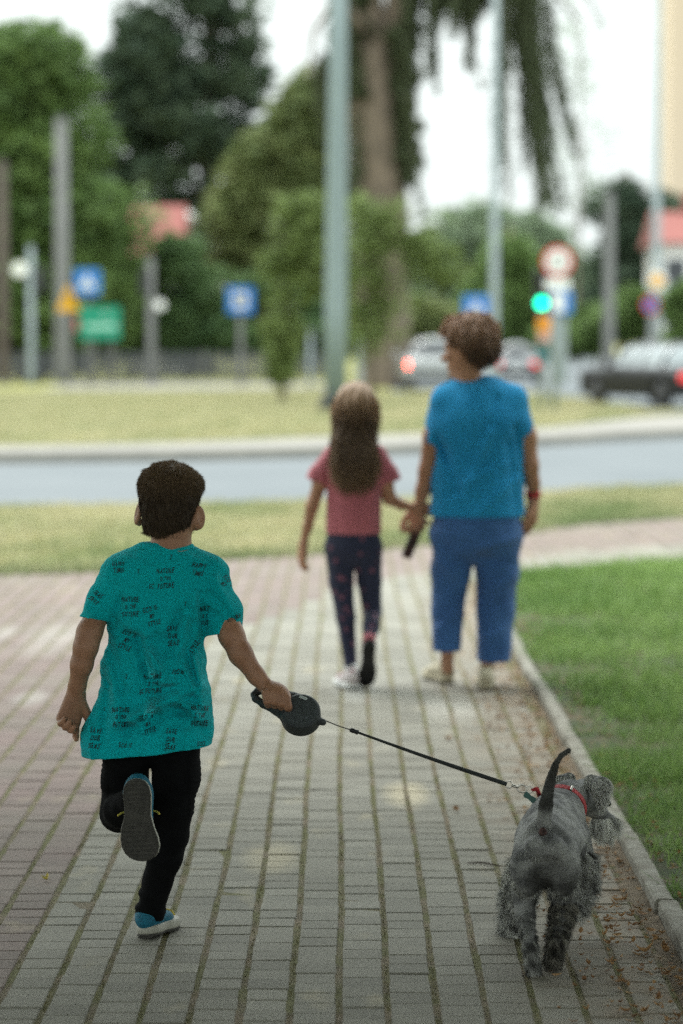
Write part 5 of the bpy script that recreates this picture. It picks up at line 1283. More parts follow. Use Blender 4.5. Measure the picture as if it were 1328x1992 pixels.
def print_text(lines, cx, cy, hpx, rot, gap=1.15, m='print', lens=None):
    V = []; F = []; n = 0; R2 = np.array([[math.cos(rot), -math.sin(rot)], [math.sin(rot), math.cos(rot)]])
    for li, ln in enumerate(lines):
        h = hpx * (ln[1] if isinstance(ln, tuple) else 1); txt = ln[0] if isinstance(ln, tuple) else ln; dx = ln[2] if isinstance(ln, tuple) and len(ln) > 2 else 0
        x = 0; row = []
        for ch in txt:
            if ch == ' ': x += .35; continue
            g0, gf, gw = gl(ch); s = pr.uniform(.9, 1.12); a_ = pr.uniform(-.12, .12); c_, s_ = math.cos(a_), math.sin(a_)
            gv = np.c_[g0[:, 0] * .60 + .18 * g0[:, 1], g0[:, 1] * 1.15] * s; gv = gv @ np.array([[c_, s_], [-s_, c_]]); row.append((gv + [x, pr.uniform(-.06, .06)], gf)); x += gw * .60 * s + .11
        for gv, gf in row:
            p = np.c_[(gv[:, 0] - x / 2) * h * 1.32 + dx, gv[:, 1] * h * 1.32 + (-(li - (len(lines) - 1) / 2) * hpx * gap * 1.35 - h * .5)]; p = p @ R2.T
            V.append(np.c_[cx + p[:, 0], cy - p[:, 1]]); F += [[i + n for i in ff] for ff in gf]; n += len(gv)
    V = np.concatenate(V); out = []; ok = np.ones(len(V), bool); o0 = np.array([0, 0, CAM_H])
    for i, (x, y) in enumerate(V):
        d = W(x, y, BY) - o0; d /= np.linalg.norm(d); h_ = bv.ray_cast(Vector(o0), Vector(d))
        if h_[0] is None: ok[i] = False; out.append((0, 0, 0))
        else:
            nn = h_[1] if h_[1].dot(Vector(d)) < 0 else -h_[1]; out.append(tuple(h_[0] + nn * .0012 - Vector(d) * .0012))
    F = [ff for ff in F if ok[ff].all() and max(np.linalg.norm(np.array(out[ff[0]]) - np.array(out[k])) for k in ff) < .03]
    if not F: return
    used = sorted({i for ff in F for i in ff}); mp = {u: i for i, u in enumerate(used)}
    mesh_obj('print_lettering', [out[u] for u in used], [[mp[i] for i in ff] for ff in F], M[m], ts, False)
NAT = ['NATURE', ('IS THE', .8), 'FUTURE']
for (cx, cy, rt) in ((322, 1125, .06), (254, 1180, .03), (298, 1330, .08), (235, 1395, .02), (388, 1392, .0)): print_text(NAT, cx, cy, 9.2, rt)
print_text(['NAT', ('IS T', .8), 'FUT'], 398, 1198, 9, .05)
print_text(['HAPPY', 'TIMES'], 386, 1108, 9, -.2); print_text(['HAPPY', 'TIMES'], 231, 1104, 8, .1)
for (cx, cy, rt) in ((296, 1198, .3), (247, 1246, -.35), (288, 1408, .3)): print_text(['ECO IS', ('MY', .9), 'STYLE'], cx, cy, 9, rt)
for (cx, cy, rt) in ((336, 1237, .1), (332, 1438, -.1), (185, 1436, -.1)): print_text(['SAVE', 'OUR', 'SEAS'], cx, cy, 9.5, rt)
print_text(['EC'], 295, 1141, 8, 0); print_text(['EC'], 276, 1346, 8, .1); print_text(['FLOW'], 347, 1307, 8.5, -.1); print_text(['ECO IS'], 244, 1450, 8, -.05); print_text(['ECO'], 391, 1447, 8, 0)
print_text(['FUTURE'], 455, 1203, 8, .45); print_text(['ECO IS', 'MY'], 440, 1133, 8, -.9); print_text(['SEAS', 'SAVE'], 187, 1162, 9, -.7, m='print'); print_text(['STYLE'], 378, 1258, 9, 1.0); print_text(['SAVE'], 208, 1246, 8, -.9)
for (cx, cy) in ((269, 1112), (361, 1174), (245, 1316), (350, 1372), (332, 1083), (203, 1378)):
    print_text(['\u2022'], cx, cy + 3, 9, 0, m='print_pale'); print_text(['Y', ], cx, cy, 8, 0, m='print_pale')

# trousers
S = SDF(P(150, 1900, -.36), P(430, 1400, .28), .0028, .03)
S.ell(P(294, 1440, .0), (q(88), q(50), q(48)), None, .02)
limb(S, f, [(247, 1448, .0, 48), (243, 1520, .04, 44), (231, 1582, .085, 36)], .02); limb(S, f, [(231, 1582, .085, 35), (236, 1575, -.02, 33), (256, 1556, -.11, 24), (262, 1548, -.135, 22)], .012)
limb(S, f, [(341, 1452, .0, 49), (342, 1510, -.01, 44), (335, 1575, -.01, 37), (332, 1620, -.0, 35)], .02); limb(S, f, [(332, 1618, -.0, 35), (322, 1665, -.01, 33), (306, 1715, .0, 28), (290, 1786, .005, 29)], .015)
S.disp(folds([(372, 1480 + i * 11, 392, 1483 + i * 11, .8, .0035) for i in range(10)] + [(196, 1480 + i * 11, 208, 1482 + i * 11, .8, .0035) for i in range(6)] + [(268, 1735, 320, 1742, 1.4, .006), (264, 1750, 322, 1758, -1.3, .005), (264, 1764, 322, 1774, 1.4, .005), (300, 1690, 340, 1660, .8, .01), (305, 1600, 365, 1612, -1, .007), (300, 1625, 368, 1640, .8, .008), (270, 1470, 300, 1500, -1, .01), (330, 1540, 380, 1520, .8, .01), (205, 1560, 250, 1590, .8, .008)], f, .004, False))
S.disp(lambda X, Y, Z: .0016 * vnoise(X, Y, Z, .07, 16))
S.cut(P(290, 1786, 0), (-.15, 0, -1), 0, .09)
S.cone(P(291, 1790, .005), P(290, 1810, .005), q(22), q(23), .002, op='sub')
S.obj('trousers', M['black_cloth'], root)
b = MB(); b.tube([P(291, 1750, .005), P(288, 1785, .008)], [q(21), q(20)], 14); b.build('sock', M['black_cloth'], root)
b = MB(); b.tube([P(258, 1552, -.12), P(264, 1547, -.165)], [q(20), q(19)], 14); b.build('sock', M['black_cloth'], root)
# planted right shoe: heel towards the viewer, toe ahead and a little to the right
L_ = .19; hl = P(282, 1823, -.035); xa = np.array([.30, .95, -.07]); Rm = frame(xa, (-.10, .05, 1))
shoe(root, T(hl + [0, 0, .001], Rm), L_, .085, 'shoe_teal', 'rubber_dark', 'rubber_white', lace='lace', accent='red', left=False)
# lifted left shoe: sole faces the viewer, toe down
toe = P(270, 1676, -.235); heel = P(264, 1514, -.215); xa = toe - heel; L2 = np.linalg.norm(xa); Rm = frame(xa, (0, .94, .25))
shoe(root, T(heel - Rm[:, 2] * .004, Rm), L2, .094, 'shoe_teal', 'rubber_dark', 'rubber_white', lace='lace', left=True)

# ------------------------------------------------------------------ retractable leash held by the boy
root = empty('dog_leash', tuple(HC), 'dark grey retractable dog leash gripped by the boy and clipped to the dog', 'dog leash')
nrm = np.array([-.02, -.78, .62]); nrm /= np.linalg.norm(nrm); Rl = frame(np.cross([0, 0, 1.0], nrm) * -1, nrm)   # x right, z = face normal
if Rl[0, 0] < 0: Rl[:, 0] *= -1; Rl[:, 1] *= -1
def lp(u, v, w_=0): return HC + Rl @ np.array([u, v, w_])
S = SDF(HC - .17, HC + .12, .0022, .03)
S.cyl(lp(0, 0), nrm, .0505, .025, .008, 0)
up = 1 if Rl[2, 1] > 0 else -1
hand_pts = [(-.036, -.004), (-.062, .016), (-.095, .032), (-.116, .048), (-.121, .060), (-.112, .070), (-.088, .072), (-.05, .066), (-.018, .052), (.012, .044)]
for i in range(len(hand_pts) - 1):
    (u0, v0), (u1, v1) = hand_pts[i], hand_pts[i + 1]; ra = np.interp(i, [0, 2, 4, 8], [.017, .010, .0075, .012]); rb = np.interp(i + 1, [0, 2, 4, 8], [.017, .010, .0075, .012])
    S.cone(lp(u0, v0 * up), lp(u1, v1 * up), ra, rb, .006)
S.cone(lp(.03, -.012 * up), lp(.056, -.02 * up), .012, .009, .006)
S.obj('casing', M['plastic'], root)
SF2 = SDF(HC - .1, HC + .1, .002, .02); SF2.cyl(lp(0, 0, .0245), nrm, .0455, .0035, .003, 0); SF2.obj('sky_lit_face', M['plastic_sky_lit'], root)  # thin disc carrying the painted sky reflection of the reel's lit face
b = MB(); c = lp(.006, .034 * up, .0295); b.prism(rrect(.011, .0042, .003), .0012, T(c, np.stack([Rl[:, 0] * .92 - Rl[:, 1] * up * .38, -nrm, Rl[:, 1] * up * .92 + Rl[:, 0] * .38], 1))); b.build('label_plate', M['logo'], root)
b = MB(); c = lp(-.030, .040 * up, .012); b.tube([c, c + nrm * .012], [.009, .008], 14); b.build('brake_button', M['plastic_black'], root)
A0 = P(621, 1396, -.06); J = W(680, 1419, 6.84); J2 = W(697, 1425, 6.84); E = W(985, 1525, 6.86)
def line(a, b_, n, sag=0): return [a + (b_ - a) * i / n - np.array([0, 0, sag * math.sin(math.pi * i / n)]) for i in range(n + 1)]
b = MB(); b.tube(line(A0, J, 6, .002), .0014, 8); b.build('thin_cord', M['cord'], root)
b = MB(); b.tube([J, J + (J2 - J) * .1, J + (J2 - J) * .45, J + (J2 - J) * .55, J + (J2 - J) * .95, J2], [.003, .0058, .0064, .0052, .0066, .004], 12); b.build('joint_sleeve', M['plastic_black'], root)
b = MB(); n = 16; b.tube(line(J2, E, n, .002), [.0030 + .0026 * min(1, i / n * 1.4) for i in range(n + 1)], 10); b.build('strap', M['cord'], root)
def torus(b, c, R0, r0, axis, sx=1.0, xa=None, n=20):
    ax = np.array(axis, float); ax /= np.linalg.norm(ax); u = np.cross(ax, [.3, .2, 1]) if xa is None else np.array(xa, float); u -= ax * (u @ ax); u /= np.linalg.norm(u); v = np.cross(ax, u)
    b.tube([np.array(c) + R0 * (u * sx * math.cos(t) + v * math.sin(t)) for t in np.linspace(0, 2 * math.pi, n)], r0, 8, False)
C1 = W(1006, 1531, 6.86); C2 = W(1024, 1536, 6.87)
dr = C2 - E; dr /= np.linalg.norm(dr)
b = MB(); torus(b, W(990, 1526, 6.86), .0085, .0016, (0, -1, .1)); b.tube([W(994, 1527, 6.86), W(1000, 1529, 6.86), W(1008, 1531, 6.86)], [.0032, .0042, .0030], 10); b.tube([C1, W(1013, 1527, 6.86)], [.0022, .002], 8)
torus(b, W(1015, 1534, 6.865), .0095, .0020, (0, -1, .3), 1.35, dr); b.build('snap_hook', M['chrome'], root)
b = MB(); torus(b, W(1029, 1536, 6.875), .0085, .0014, (.2, -1, .4)); b.build('ring', M['chrome'], root)
# ------------------------------------------------------------------ the woman
WY = 12.0
f = Fig(WY, 905, 1340, 'woman with short brown hair in a bright blue t-shirt and blue trousers, walking away'); root = f.root; P, q = f.P, f.r
Rh = np.array(Matrix.Rotation(R_(68), 3, 'Z') @ Matrix.Rotation(R_(-4), 3, 'X')); hc = P(910, 685, .0); hh = q(106)
S = SDF(P(760, 1360, -.40) - [0, 0, .03], P(1075, 590, .42), .0052, .05)
head(S, hc, hh, Rh, .010, .68); ears(S, hc, hh, Rh, .004, .9, .70, -.08, -.05)
limb(S, f, [(908, 712, .01, 23), (912, 750, -.0, 26)], .03); limb(S, f, [(912, 742, 0, 25), (920, 762, 0, 45)], .03)
S.ell(P(930, 840, 0), (q(68), q(44), q(80)), None, .05); S.ell(P(930, 950, 0), (q(66), q(44), q(90)), None, .05); S.ell(P(926, 1020, 0), (q(68), q(46), q(50)), None, .05)
limb(S, f, [(860, 775, 0, 22), (1000, 775, 0, 22)], .04)
limb(S, f, [(862, 782, 0, 24), (845, 850, .0, 22), (832, 915, .02, 18)], .03); limb(S, f, [(832, 915, .02, 17.5), (822, 955, .04, 14.5), (815, 985, .06, 10.5)], .02)
limb(S, f, [(1000, 782, 0, 24), (1022, 850, .0, 21), (1030, 905, .0, 17)], .03); limb(S, f, [(1030, 905, .0, 17), (1036, 940, .02, 14), (1037, 972, .04, 10)], .02)
hand(S, P(1037, 974, .04), (-.02, .1, -1), (-.8, .2, 0), .185, (.30, .38, .42, .45), .3, .1, -1, .005)
hand(S, P(814, 985, .06), (-.08, .05, -1), (-.6, -.6, 0), .180, (.75, .8, .85, .9), .0, .1, 1, .005)
limb(S, f, [(884, 1030, 0, 32), (874, 1150, .01, 18), (869, 1230, -.035, 14), (870, 1300, -.03, 12)], .03)
limb(S, f, [(965, 1030, 0, 32), (964, 1150, .02, 22), (955, 1240, .01, 18), (945, 1315, -.02, 13)], .03)
S.obj('body', M['skin'], root); face_bits(root, hc, hh, Rh, .68)
S = SDF(hc - .22, hc + .22, .0045, .04)
def hq(x, y, z): return hc + Rh @ (np.array([x, y, z]) * hh / 2)
S.ell(P(922, 656, -.01), (q(47), q(54), q(40)), None, .02); S.ell(P(934, 678, -.03), (q(37), q(42), q(33)), None, .03); S.ell(P(886, 640, .02), (q(24), q(40), q(21)), None, .03); S.ell(P(920, 632, 0), (q(40), q(40), q(19)), None, .03)
S.ell(hq(0, .92, -.42), (.95 * hh / 2, .78 * hh / 2, .78 * hh / 2), Rh, .01, 'sub'); S.disp(lambda X, Y, Z: .006 * vnoise(X, Y, Z, .06, 2) + .003 * vnoise(X, Y, Z, .03, 3))
wh = hc + [0, 0, .12]
def hd(Pp, N):
    v = Pp - wh; v = v - N * (v * N).sum(1)[:, None]; v /= np.linalg.norm(v, axis=1)[:, None] + 1e-6; return v + N * .35
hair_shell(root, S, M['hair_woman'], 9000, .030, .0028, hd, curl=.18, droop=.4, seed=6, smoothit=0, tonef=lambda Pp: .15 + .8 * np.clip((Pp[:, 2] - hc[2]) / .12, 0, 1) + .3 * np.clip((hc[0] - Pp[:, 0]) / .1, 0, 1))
# t-shirt
S = SDF(P(800, 1020, -.32), P(1065, 715, .30), .0048, .05)
S.ell(P(930, 820, 0), (q(92), q(66), q(88)), None, .05); S.cone(P(930, 830, 0), P(928, 1010, 0), q(62), q(64), .04, (1, 0, 0), 1.44)
limb(S, f, [(868, 772, 0, 24), (905, 757, 0, 22), (950, 757, 0, 22), (996, 772, 0, 24)], .04)
S.chain([P(872, 790, 0), P(841, 890, 0)], [q(37), q(25)], .03, cap=(P(841, 862, 0), (-.15, 0, -1))); S.chain([P(992, 790, 0), P(1026, 875, 0)], [q(36), q(23)], .03, cap=(P(1024, 843, 0), (.35, 0, -1)))
fs = [(860, 870, 905, 990, -1, .014), (950, 840, 900, 960, 1, .014), (985, 860, 1000, 990, -1, .014), (900, 940, 980, 900, .9, .016), (870, 960, 940, 930, -.8, .014), (930, 990, 1000, 930, .9, .015), (850, 850, 872, 900, -1.2, .010), (1000, 830, 1006, 890, -1.2, .010), (905, 780, 925, 860, .6, .02), (960, 775, 940, 850, -.6, .02)]
S.disp(folds(fs, f, .018)); S.disp(lambda X, Y, Z: .003 * vnoise(X, Y, Z, .15, 6))
S.cut(P(925, 1004, 0), (.0, 0, -1)); S.cone(P(928, 990, 0), P(928, 1040, 0), q(56), q(58), .003, (1, 0, 0), 1.42, 'sub')
for (c, ax, r1) in ((P(841, 862, 0), np.array([-.15, 0, -1.]), 24), (P(1024, 843, 0), np.array([.35, 0, -1.]), 22)):
    ax /= np.linalg.norm(ax); S.cone(c - ax * .0, c + ax * .07, q(r1 - 2), q(r1 + 1), .003, op='sub')
S.ell(P(912, 726, .0), (q(27), q(30), q(13)), None, .003, 'sub'); S.obj('t_shirt', M['blue_cotton'], root, smoothit=1)
# trousers
S = SDF(P(810, 1310, -.32), P(1040, 985, .30), .0048, .05)
S.cone(P(928, 998, 0), P(926, 1035, 0), q(60), q(64), .03, (1, 0, 0), 1.42)
limb(S, f, [(885, 1040, 0, 46), (877, 1110, .01, 39), (870, 1190, .0, 31), (868, 1275, -.04, 27.5)], .02)
limb(S, f, [(968, 1040, 0, 47), (967, 1110, .02, 42), (963, 1190, .02, 37), (960, 1295, -.01, 33)], .02)
fs = [(935, 1060, 1000, 1045, 1, .012), (930, 1080, 995, 1095, -1, .012), (940, 1150, 1000, 1120, .9, .014), (935, 1190, 995, 1160, -1, .012), (850, 1090, 900, 1130, .9, .012), (848, 1150, 895, 1120, -.8, .012), (850, 1220, 890, 1180, .8, .012), (945, 1240, 990, 1210, .8, .014), (862, 1060, 915, 1050, -.8, .012), (962, 1130, 955, 1280, .6, .010)]
S.disp(folds(fs, f, .015)); S.disp(lambda X, Y, Z: .003 * vnoise(X, Y, Z, .12, 26))
S.cut(P(868, 1266, -.04), (0, 0, -1), 0, .115); S.cut(P(960, 1286, -.01), (0, 0, -1), 0, .115)
S.cone(P(868, 1280, -.04), P(868, 1320, -.04), q(22), q(24), .003, op='sub'); S.cone(P(960, 1306, -.01), P(960, 1340, -.01), q(27), q(29), .003, op='sub')
S.obj('trousers', M['denim'], root, smoothit=1)
L_ = .25
h0 = G(876, 1331) + [0, 0, .003]; shoe(root, T(h0, frame((-.42, .90, .02), (0, 0, 1))), L_, .088, 'cream', 'rubber_dark', 'cream', left=True)
h0 = G(945, 1344) + [0, 0, .003]; shoe(root, T(h0, frame((.06, 1, .0), (0, 0, 1))), L_, .088, 'cream', 'rubber_dark', 'cream')
b = MB(); b.tube([P(1036, 955, .035), P(1037, 969, .04)], [q(15.5), q(14.5)], 18); b.build('wristband', M['red'], root)
# pouch held in the lower hand
c = P(801, 1056, .03); root2 = empty('wallet', tuple(c), 'dark reddish brown wallet held by the woman below the joined hands', 'wallet')
b = MB(); R3 = np.array(Matrix.Rotation(R_(22), 3, 'Y') @ Matrix.Rotation(R_(20), 3, 'Z')); b.box(c, (.024, .008, .072), R3, .005); b.build('cover', M['leather'], root2)
b = MB(); b.box(c + R3 @ np.array([0, 0, .0]), (.0245, .0088, .006), R3, .001); b.build('strap', M['plastic_black'], root2)

# ------------------------------------------------------------------ the girl
GYY = 12.0
f = Fig(GYY, 690, 1343, 'girl with long brown hair in a dusty pink t-shirt and dark patterned leggings'); root = f.root; P, q = f.P, f.r
Rh = np.array(Matrix.Rotation(R_(-6), 3, 'Z') @ Matrix.Rotation(R_(2), 3, 'X')); hc = P(692, 800, .0); hh = q(100)
S = SDF(P(560, 1370, -.35) - [0, 0, .03], P(835, 730, .35), .0048, .045)
head(S, hc, hh, Rh, .009, .70); ears(S, hc, hh, Rh, .004, .9, .70, -.08, -.05)
limb(S, f, [(691, 830, 0, 18), (690, 870, 0, 20)], .02); limb(S, f, [(690, 862, 0, 20), (690, 885, 0, 34)], .02)
S.ell(P(688, 930, 0), (q(50), q(36), q(60)), None, .03); S.ell(P(688, 1010, 0), (q(46), q(36), q(60)), None, .04); S.ell(P(687, 1055, 0), (q(46), q(38), q(32)), None, .03)
limb(S, f, [(646, 890, 0, 17), (734, 890, 0, 17)], .02)
limb(S, f, [(642, 893, 0, 17), (622, 940, 0, 14), (607, 985, .0, 12.5)], .02); limb(S, f, [(607, 985, .0, 12.5), (598, 1025, .01, 10), (590, 1056, .03, 7.5)], .015)
hand(S, P(590, 1057, .03), (-.10, .1, -1), (.7, .3, 0), .135, (.18, .22, .26, .30), .4, .08, -1, .004)
limb(S, f, [(738, 893, 0, 17), (750, 935, 0, 14.5), (757, 970, .02, 13)], .02); limb(S, f, [(757, 970, .02, 12.5), (780, 982, .04, 10), (802, 988, .05, 8)], .015)
hand(S, P(802, 988, .05), (1, .05, -.10), (.0, -1, -.3), .13, (.5, .6, .62, .65), .3, .08, 1, .004)
limb(S, f, [(662, 1050, 0, 24), (664, 1150, .0, 17), (676, 1220, -.01, 14), (683, 1305, -.01, 9)], .02)
limb(S, f, [(714, 1050, 0, 24), (720, 1130, .03, 17), (724, 1195, .03, 14)], .02); limb(S, f, [(724, 1195, .03, 14), (722, 1220, -.06, 13), (718, 1248, -.14, 9)], .012)
S.obj('body', M['skin'], root); face_bits(root, hc, hh, Rh, .70)
S = SDF(P(610, 980, -.2), P(780, 730, .2), .0042, .04)
S.ell(hc + [0, -.01, .018], (q(43), q(52), q(50)), None, .01); limb(S, f, [(690, 800, -.045, 38), (688, 865, -.07, 41), (690, 895, -.085, 43), (688, 908, -.085, 38)], .03, (0, 1, 0), .55)
S.cut(hc + [0, .045, .01], (0, 1, -.25)); S.disp(lambda X, Y, Z: .004 * vnoise(X * 2.2, Y, Z * .35, .06, 3))
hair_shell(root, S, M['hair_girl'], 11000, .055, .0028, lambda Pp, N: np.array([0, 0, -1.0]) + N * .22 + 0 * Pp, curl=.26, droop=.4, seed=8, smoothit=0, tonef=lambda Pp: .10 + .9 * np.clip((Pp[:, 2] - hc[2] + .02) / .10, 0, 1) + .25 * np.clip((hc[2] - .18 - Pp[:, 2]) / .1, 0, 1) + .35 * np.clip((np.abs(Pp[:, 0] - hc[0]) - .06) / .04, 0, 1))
S = SDF(P(585, 1055, -.25), P(795, 850, .25), .0042, .04)
S.ell(P(689, 920, 0), (q(56), q(42), q(50)), None, .03); S.cone(P(689, 930, 0), P(687, 1045, 0), q(40), q(41), .03, (1, 0, 0), 1.33)
limb(S, f, [(650, 882, 0, 18), (676, 874, 0, 16), (704, 874, 0, 16), (732, 882, 0, 18)], .02)
S.chain([P(648, 892, 0), P(620, 922, 0), P(611, 950, 0)], [q(23), q(19), q(27)], .015, cap=(P(613, 935, 0), (-.35, 0, -1))); S.chain([P(732, 892, 0), P(755, 922, 0), P(763, 950, 0)], [q(23), q(19), q(27)], .015, cap=(P(761, 937, 0), (.35, 0, -1)))
S.disp(folds([(600, 915, 610, 945, 1.4, .005), (614, 912, 620, 948, -1.4, .005), (626, 915, 630, 945, 1.3, .005), (770, 915, 774, 945, 1.4, .005), (756, 912, 756, 948, -1.4, .005), (745, 915, 742, 945, 1.3, .005), (650, 950, 660, 1035, -.9, .01), (725, 950, 715, 1035, .9, .01), (685, 960, 690, 1040, .6, .012)], f, .008))
S.cut(P(687, 1038, 0), (0, 0, -1)); S.cone(P(687, 1025, 0), P(687, 1060, 0), q(36), q(38), .003, (1, 0, 0), 1.3, 'sub')
for (c, ax) in ((P(613, 935, 0), np.array([-.45, 0, -1.])), (P(761, 937, 0), np.array([.40, 0, -1.]))):
    ax /= np.linalg.norm(ax); S.cone(c + ax * .003, c + ax * .06, q(17), q(24), .003, op='sub')
S.ell(P(690, 862, .0), (q(21), q(24), q(9)), None, .003, 'sub'); S.obj('t_shirt', M['pink_cotton'], root, smoothit=1)
S = SDF(P(610, 1320, -.3), P(770, 1025, .25), .0042, .04)
S.cone(P(687, 1032, 0), P(687, 1062, 0), q(38), q(42), .02, (1, 0, 0), 1.32)
limb(S, f, [(661, 1065, 0, 30), (663, 1130, .0, 24), (672, 1200, -.01, 18.5), (682, 1296, -.01, 12.5)], .015)
limb(S, f, [(714, 1065, 0, 30), (718, 1130, .025, 24), (724, 1190, .03, 19)], .015); limb(S, f, [(724, 1190, .03, 18.5), (722, 1218, -.06, 17), (718, 1243, -.13, 12.5)], .01)
S.disp(folds([(650, 1100, 680, 1110, .8, .008), (700, 1140, 735, 1130, -.8, .008), (660, 1180, 685, 1175, .8, .006)], f, .006))
lg = S.obj('leggings', M['navy'], root, smoothit=1)
b = MB(); b.tube([P(682, 1290, -.01), P(684, 1316, -.005)], [q(13), q(14)], 14); b.build('sock', M['sign_white'], root)
b = MB(); b.tube([P(719, 1238, -.12), P(717, 1250, -.145)], [q(13), q(13)], 14); b.build('sock', M['pink_cotton'], root)
h0 = G(687, 1343) + [0, 0, .003]; shoe(root, T(h0, frame((-.30, .95, .0), (0, 0, 1))), .205, .085, 'white_mesh', 'rubber_dark', 'sign_white', left=True, lace='pink_cotton', accent='pink_cotton')
toe = P(714, 1338, -.10); heel = P(719, 1246, -.175); xa = toe - heel; L2 = np.linalg.norm(xa) ; Rm = frame(xa, (0, .94, .25)); shoe(root, T(heel - Rm[:, 2] * .004, Rm), L2, .082, 'white_mesh', 'plastic_black', 'plastic_black')
# ------------------------------------------------------------------ the dog: rump to the viewer, walking, head lowered to the right
DY = 6.5
f = Fig(DY, 1055, 1910, 'grey schnauzer-like dog with clipped back, shaggy legs and raised thin tail, wearing a red collar', 'dog', 'dog'); root = f.root; q = f.r
def D_(x, y, d): return W(x, y, DY + d)          # photo pixel at depth d beyond the rump
def rr_(px, d): return px * (DY + d) / FPX
def dl(S, pts, k=.01, w=None, sw=1.0):
    S.chain([D_(*p[:3]) for p in pts], [rr_(p[3], p[2]) for p in pts], k, w, sw)
def dell(S, x, y, d, rx, ry, rd, k=.01, R=None): S.ell(D_(x, y, d), (rr_(rx, d), rd, rr_(ry, d)), R, k)
S = SDF(D_(930, 1950, -.15) - [0, 0, .02], np.maximum(D_(1215, 1440, .0), D_(1215, 1440, .75)) + [.02, .0, .02], .0034, .035)
# trunk: hips, loin, barrel, withers
dell(S, 1060, 1665, .03, 62, 60, .080, .02); dell(S, 1064, 1636, .12, 64, 54, .12, .04); dell(S, 1072, 1634, .26, 67, 58, .17, .05); dell(S, 1078, 1632, .40, 68, 64, .12, .05)
dl(S, [(1058, 1618, .02, 30), (1066, 1602, .16, 38), (1076, 1588, .32, 40), (1084, 1580, .42, 38)], .03)
for sx in (-1, 1): dell(S, 1060 + 35 * sx, 1692, .00, 31, 52, .05, .02)
dell(S, 1040, 1650, -.045, 20, 24, .03, .02); dell(S, 1080, 1650, -.045, 20, 24, .03, .02)
# neck and head turned right and lowered
dl(S, [(1088, 1578, .42, 42), (1106, 1556, .52, 35), (1132, 1552, .59, 31)], .03)
hd_ = D_(1142, 1552, .61)
hx = np.array([.62, .55, -.56]); hx /= np.linalg.norm(hx); Rhd = frame(hx, (.35, 0, 1))
S.ell(hd_, (.056, .044, .046), Rhd, .02); S.cone(hd_ + Rhd @ np.array([.04, 0, -.008]), hd_ + Rhd @ np.array([.115, 0, -.016]), .026, .019, .015)
S.ell(hd_ + Rhd @ np.array([.118, 0, -.012]), (.02, .022, .02), Rhd, .01)
# tail
dl(S, [(1057, 1600, -.03, 16), (1062, 1562, -.045, 13), (1069, 1522, -.055, 9.5), (1079, 1490, -.06, 7), (1091, 1469, -.062, 5.6), (1106, 1459, -.062, 5.0)], .012)
S.cone(D_(1057, 1640, -.10), D_(1058, 1700, -.09), .006, .010, .012, op='sub')
# hind leg standing (left): stifle forward, hock back, near vertical shank
dl(S, [(1026, 1690, .03, 32), (1019, 1740, .08, 25), (1021, 1778, .05, 18)], .02); dl(S, [(1021, 1778, .05, 17), (1029, 1822, -.02, 12), (1033, 1842, -.035, 12)], .012)
dl(S, [(1032, 1842, -.035, 12.5), (1036, 1875, -.02, 12.5), (1040, 1900, .0, 13)], .008); dell(S, 1041, 1906, .02, 16, 8, .032, .008)
for k_ in (-9, -3, 3, 9): dell(S, 1042 + k_, 1903, .048, 4.6, 6, .013, .003)
# hind leg lifted (right)
dl(S, [(1094, 1690, .03, 32), (1096, 1740, .10, 25), (1095, 1770, .09, 19)], .02); dl(S, [(1096, 1770, .09, 20), (1086, 1815, .0, 14), (1080, 1830, -.02, 13)], .012)
dl(S, [(1080, 1830, -.02, 13), (1078, 1855, .02, 13), (1074, 1868, .05, 13)], .008)
# front legs
dl(S, [(1040, 1660, .40, 34), (1012, 1710, .38, 24), (998, 1750, .42, 17), (992, 1790, .42, 13), (990, 1815, .43, 13)], .02); dell(S, 990, 1822, .45, 16, 8, .03, .008)
dl(S, [(1120, 1660, .40, 34), (1130, 1700, .42, 24), (1134, 1722, .46, 17), (1128, 1745, .42, 14), (1118, 1765, .36, 13)], .02)
S.disp(lambda X, Y, Z: .0011 * vnoise(X, Y, Z, .05, 3) + .0007 * vnoise(X, Y * .4, Z, .02, 4))
def zpx(Pp): return HOR + (CAM_H - Pp[:, 2]) / Pp[:, 1] * FPX
def xpx(Pp): return 664 + Pp[:, 0] / Pp[:, 1] * FPX
def dark_of(V):      # pigment: black tail, stockings and ear tips; inner thighs darker too
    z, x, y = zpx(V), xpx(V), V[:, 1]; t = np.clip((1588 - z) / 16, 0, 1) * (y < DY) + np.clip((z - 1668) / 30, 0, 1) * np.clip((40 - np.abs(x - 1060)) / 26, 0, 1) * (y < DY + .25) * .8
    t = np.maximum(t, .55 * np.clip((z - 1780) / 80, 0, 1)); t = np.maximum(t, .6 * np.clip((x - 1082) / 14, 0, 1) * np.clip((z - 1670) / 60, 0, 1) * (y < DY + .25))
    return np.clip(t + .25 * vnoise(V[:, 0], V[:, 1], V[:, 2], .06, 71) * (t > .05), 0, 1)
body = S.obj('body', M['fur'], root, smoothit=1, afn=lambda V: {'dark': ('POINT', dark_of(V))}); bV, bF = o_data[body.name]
r = np.random.default_rng(77)
def zpx(Pp): return HOR + (CAM_H - Pp[:, 2]) / Pp[:, 1] * FPX
def xpx(Pp): return 664 + Pp[:, 0] / Pp[:, 1] * FPX
top0 = D_(1060, 1720, .03)[2]
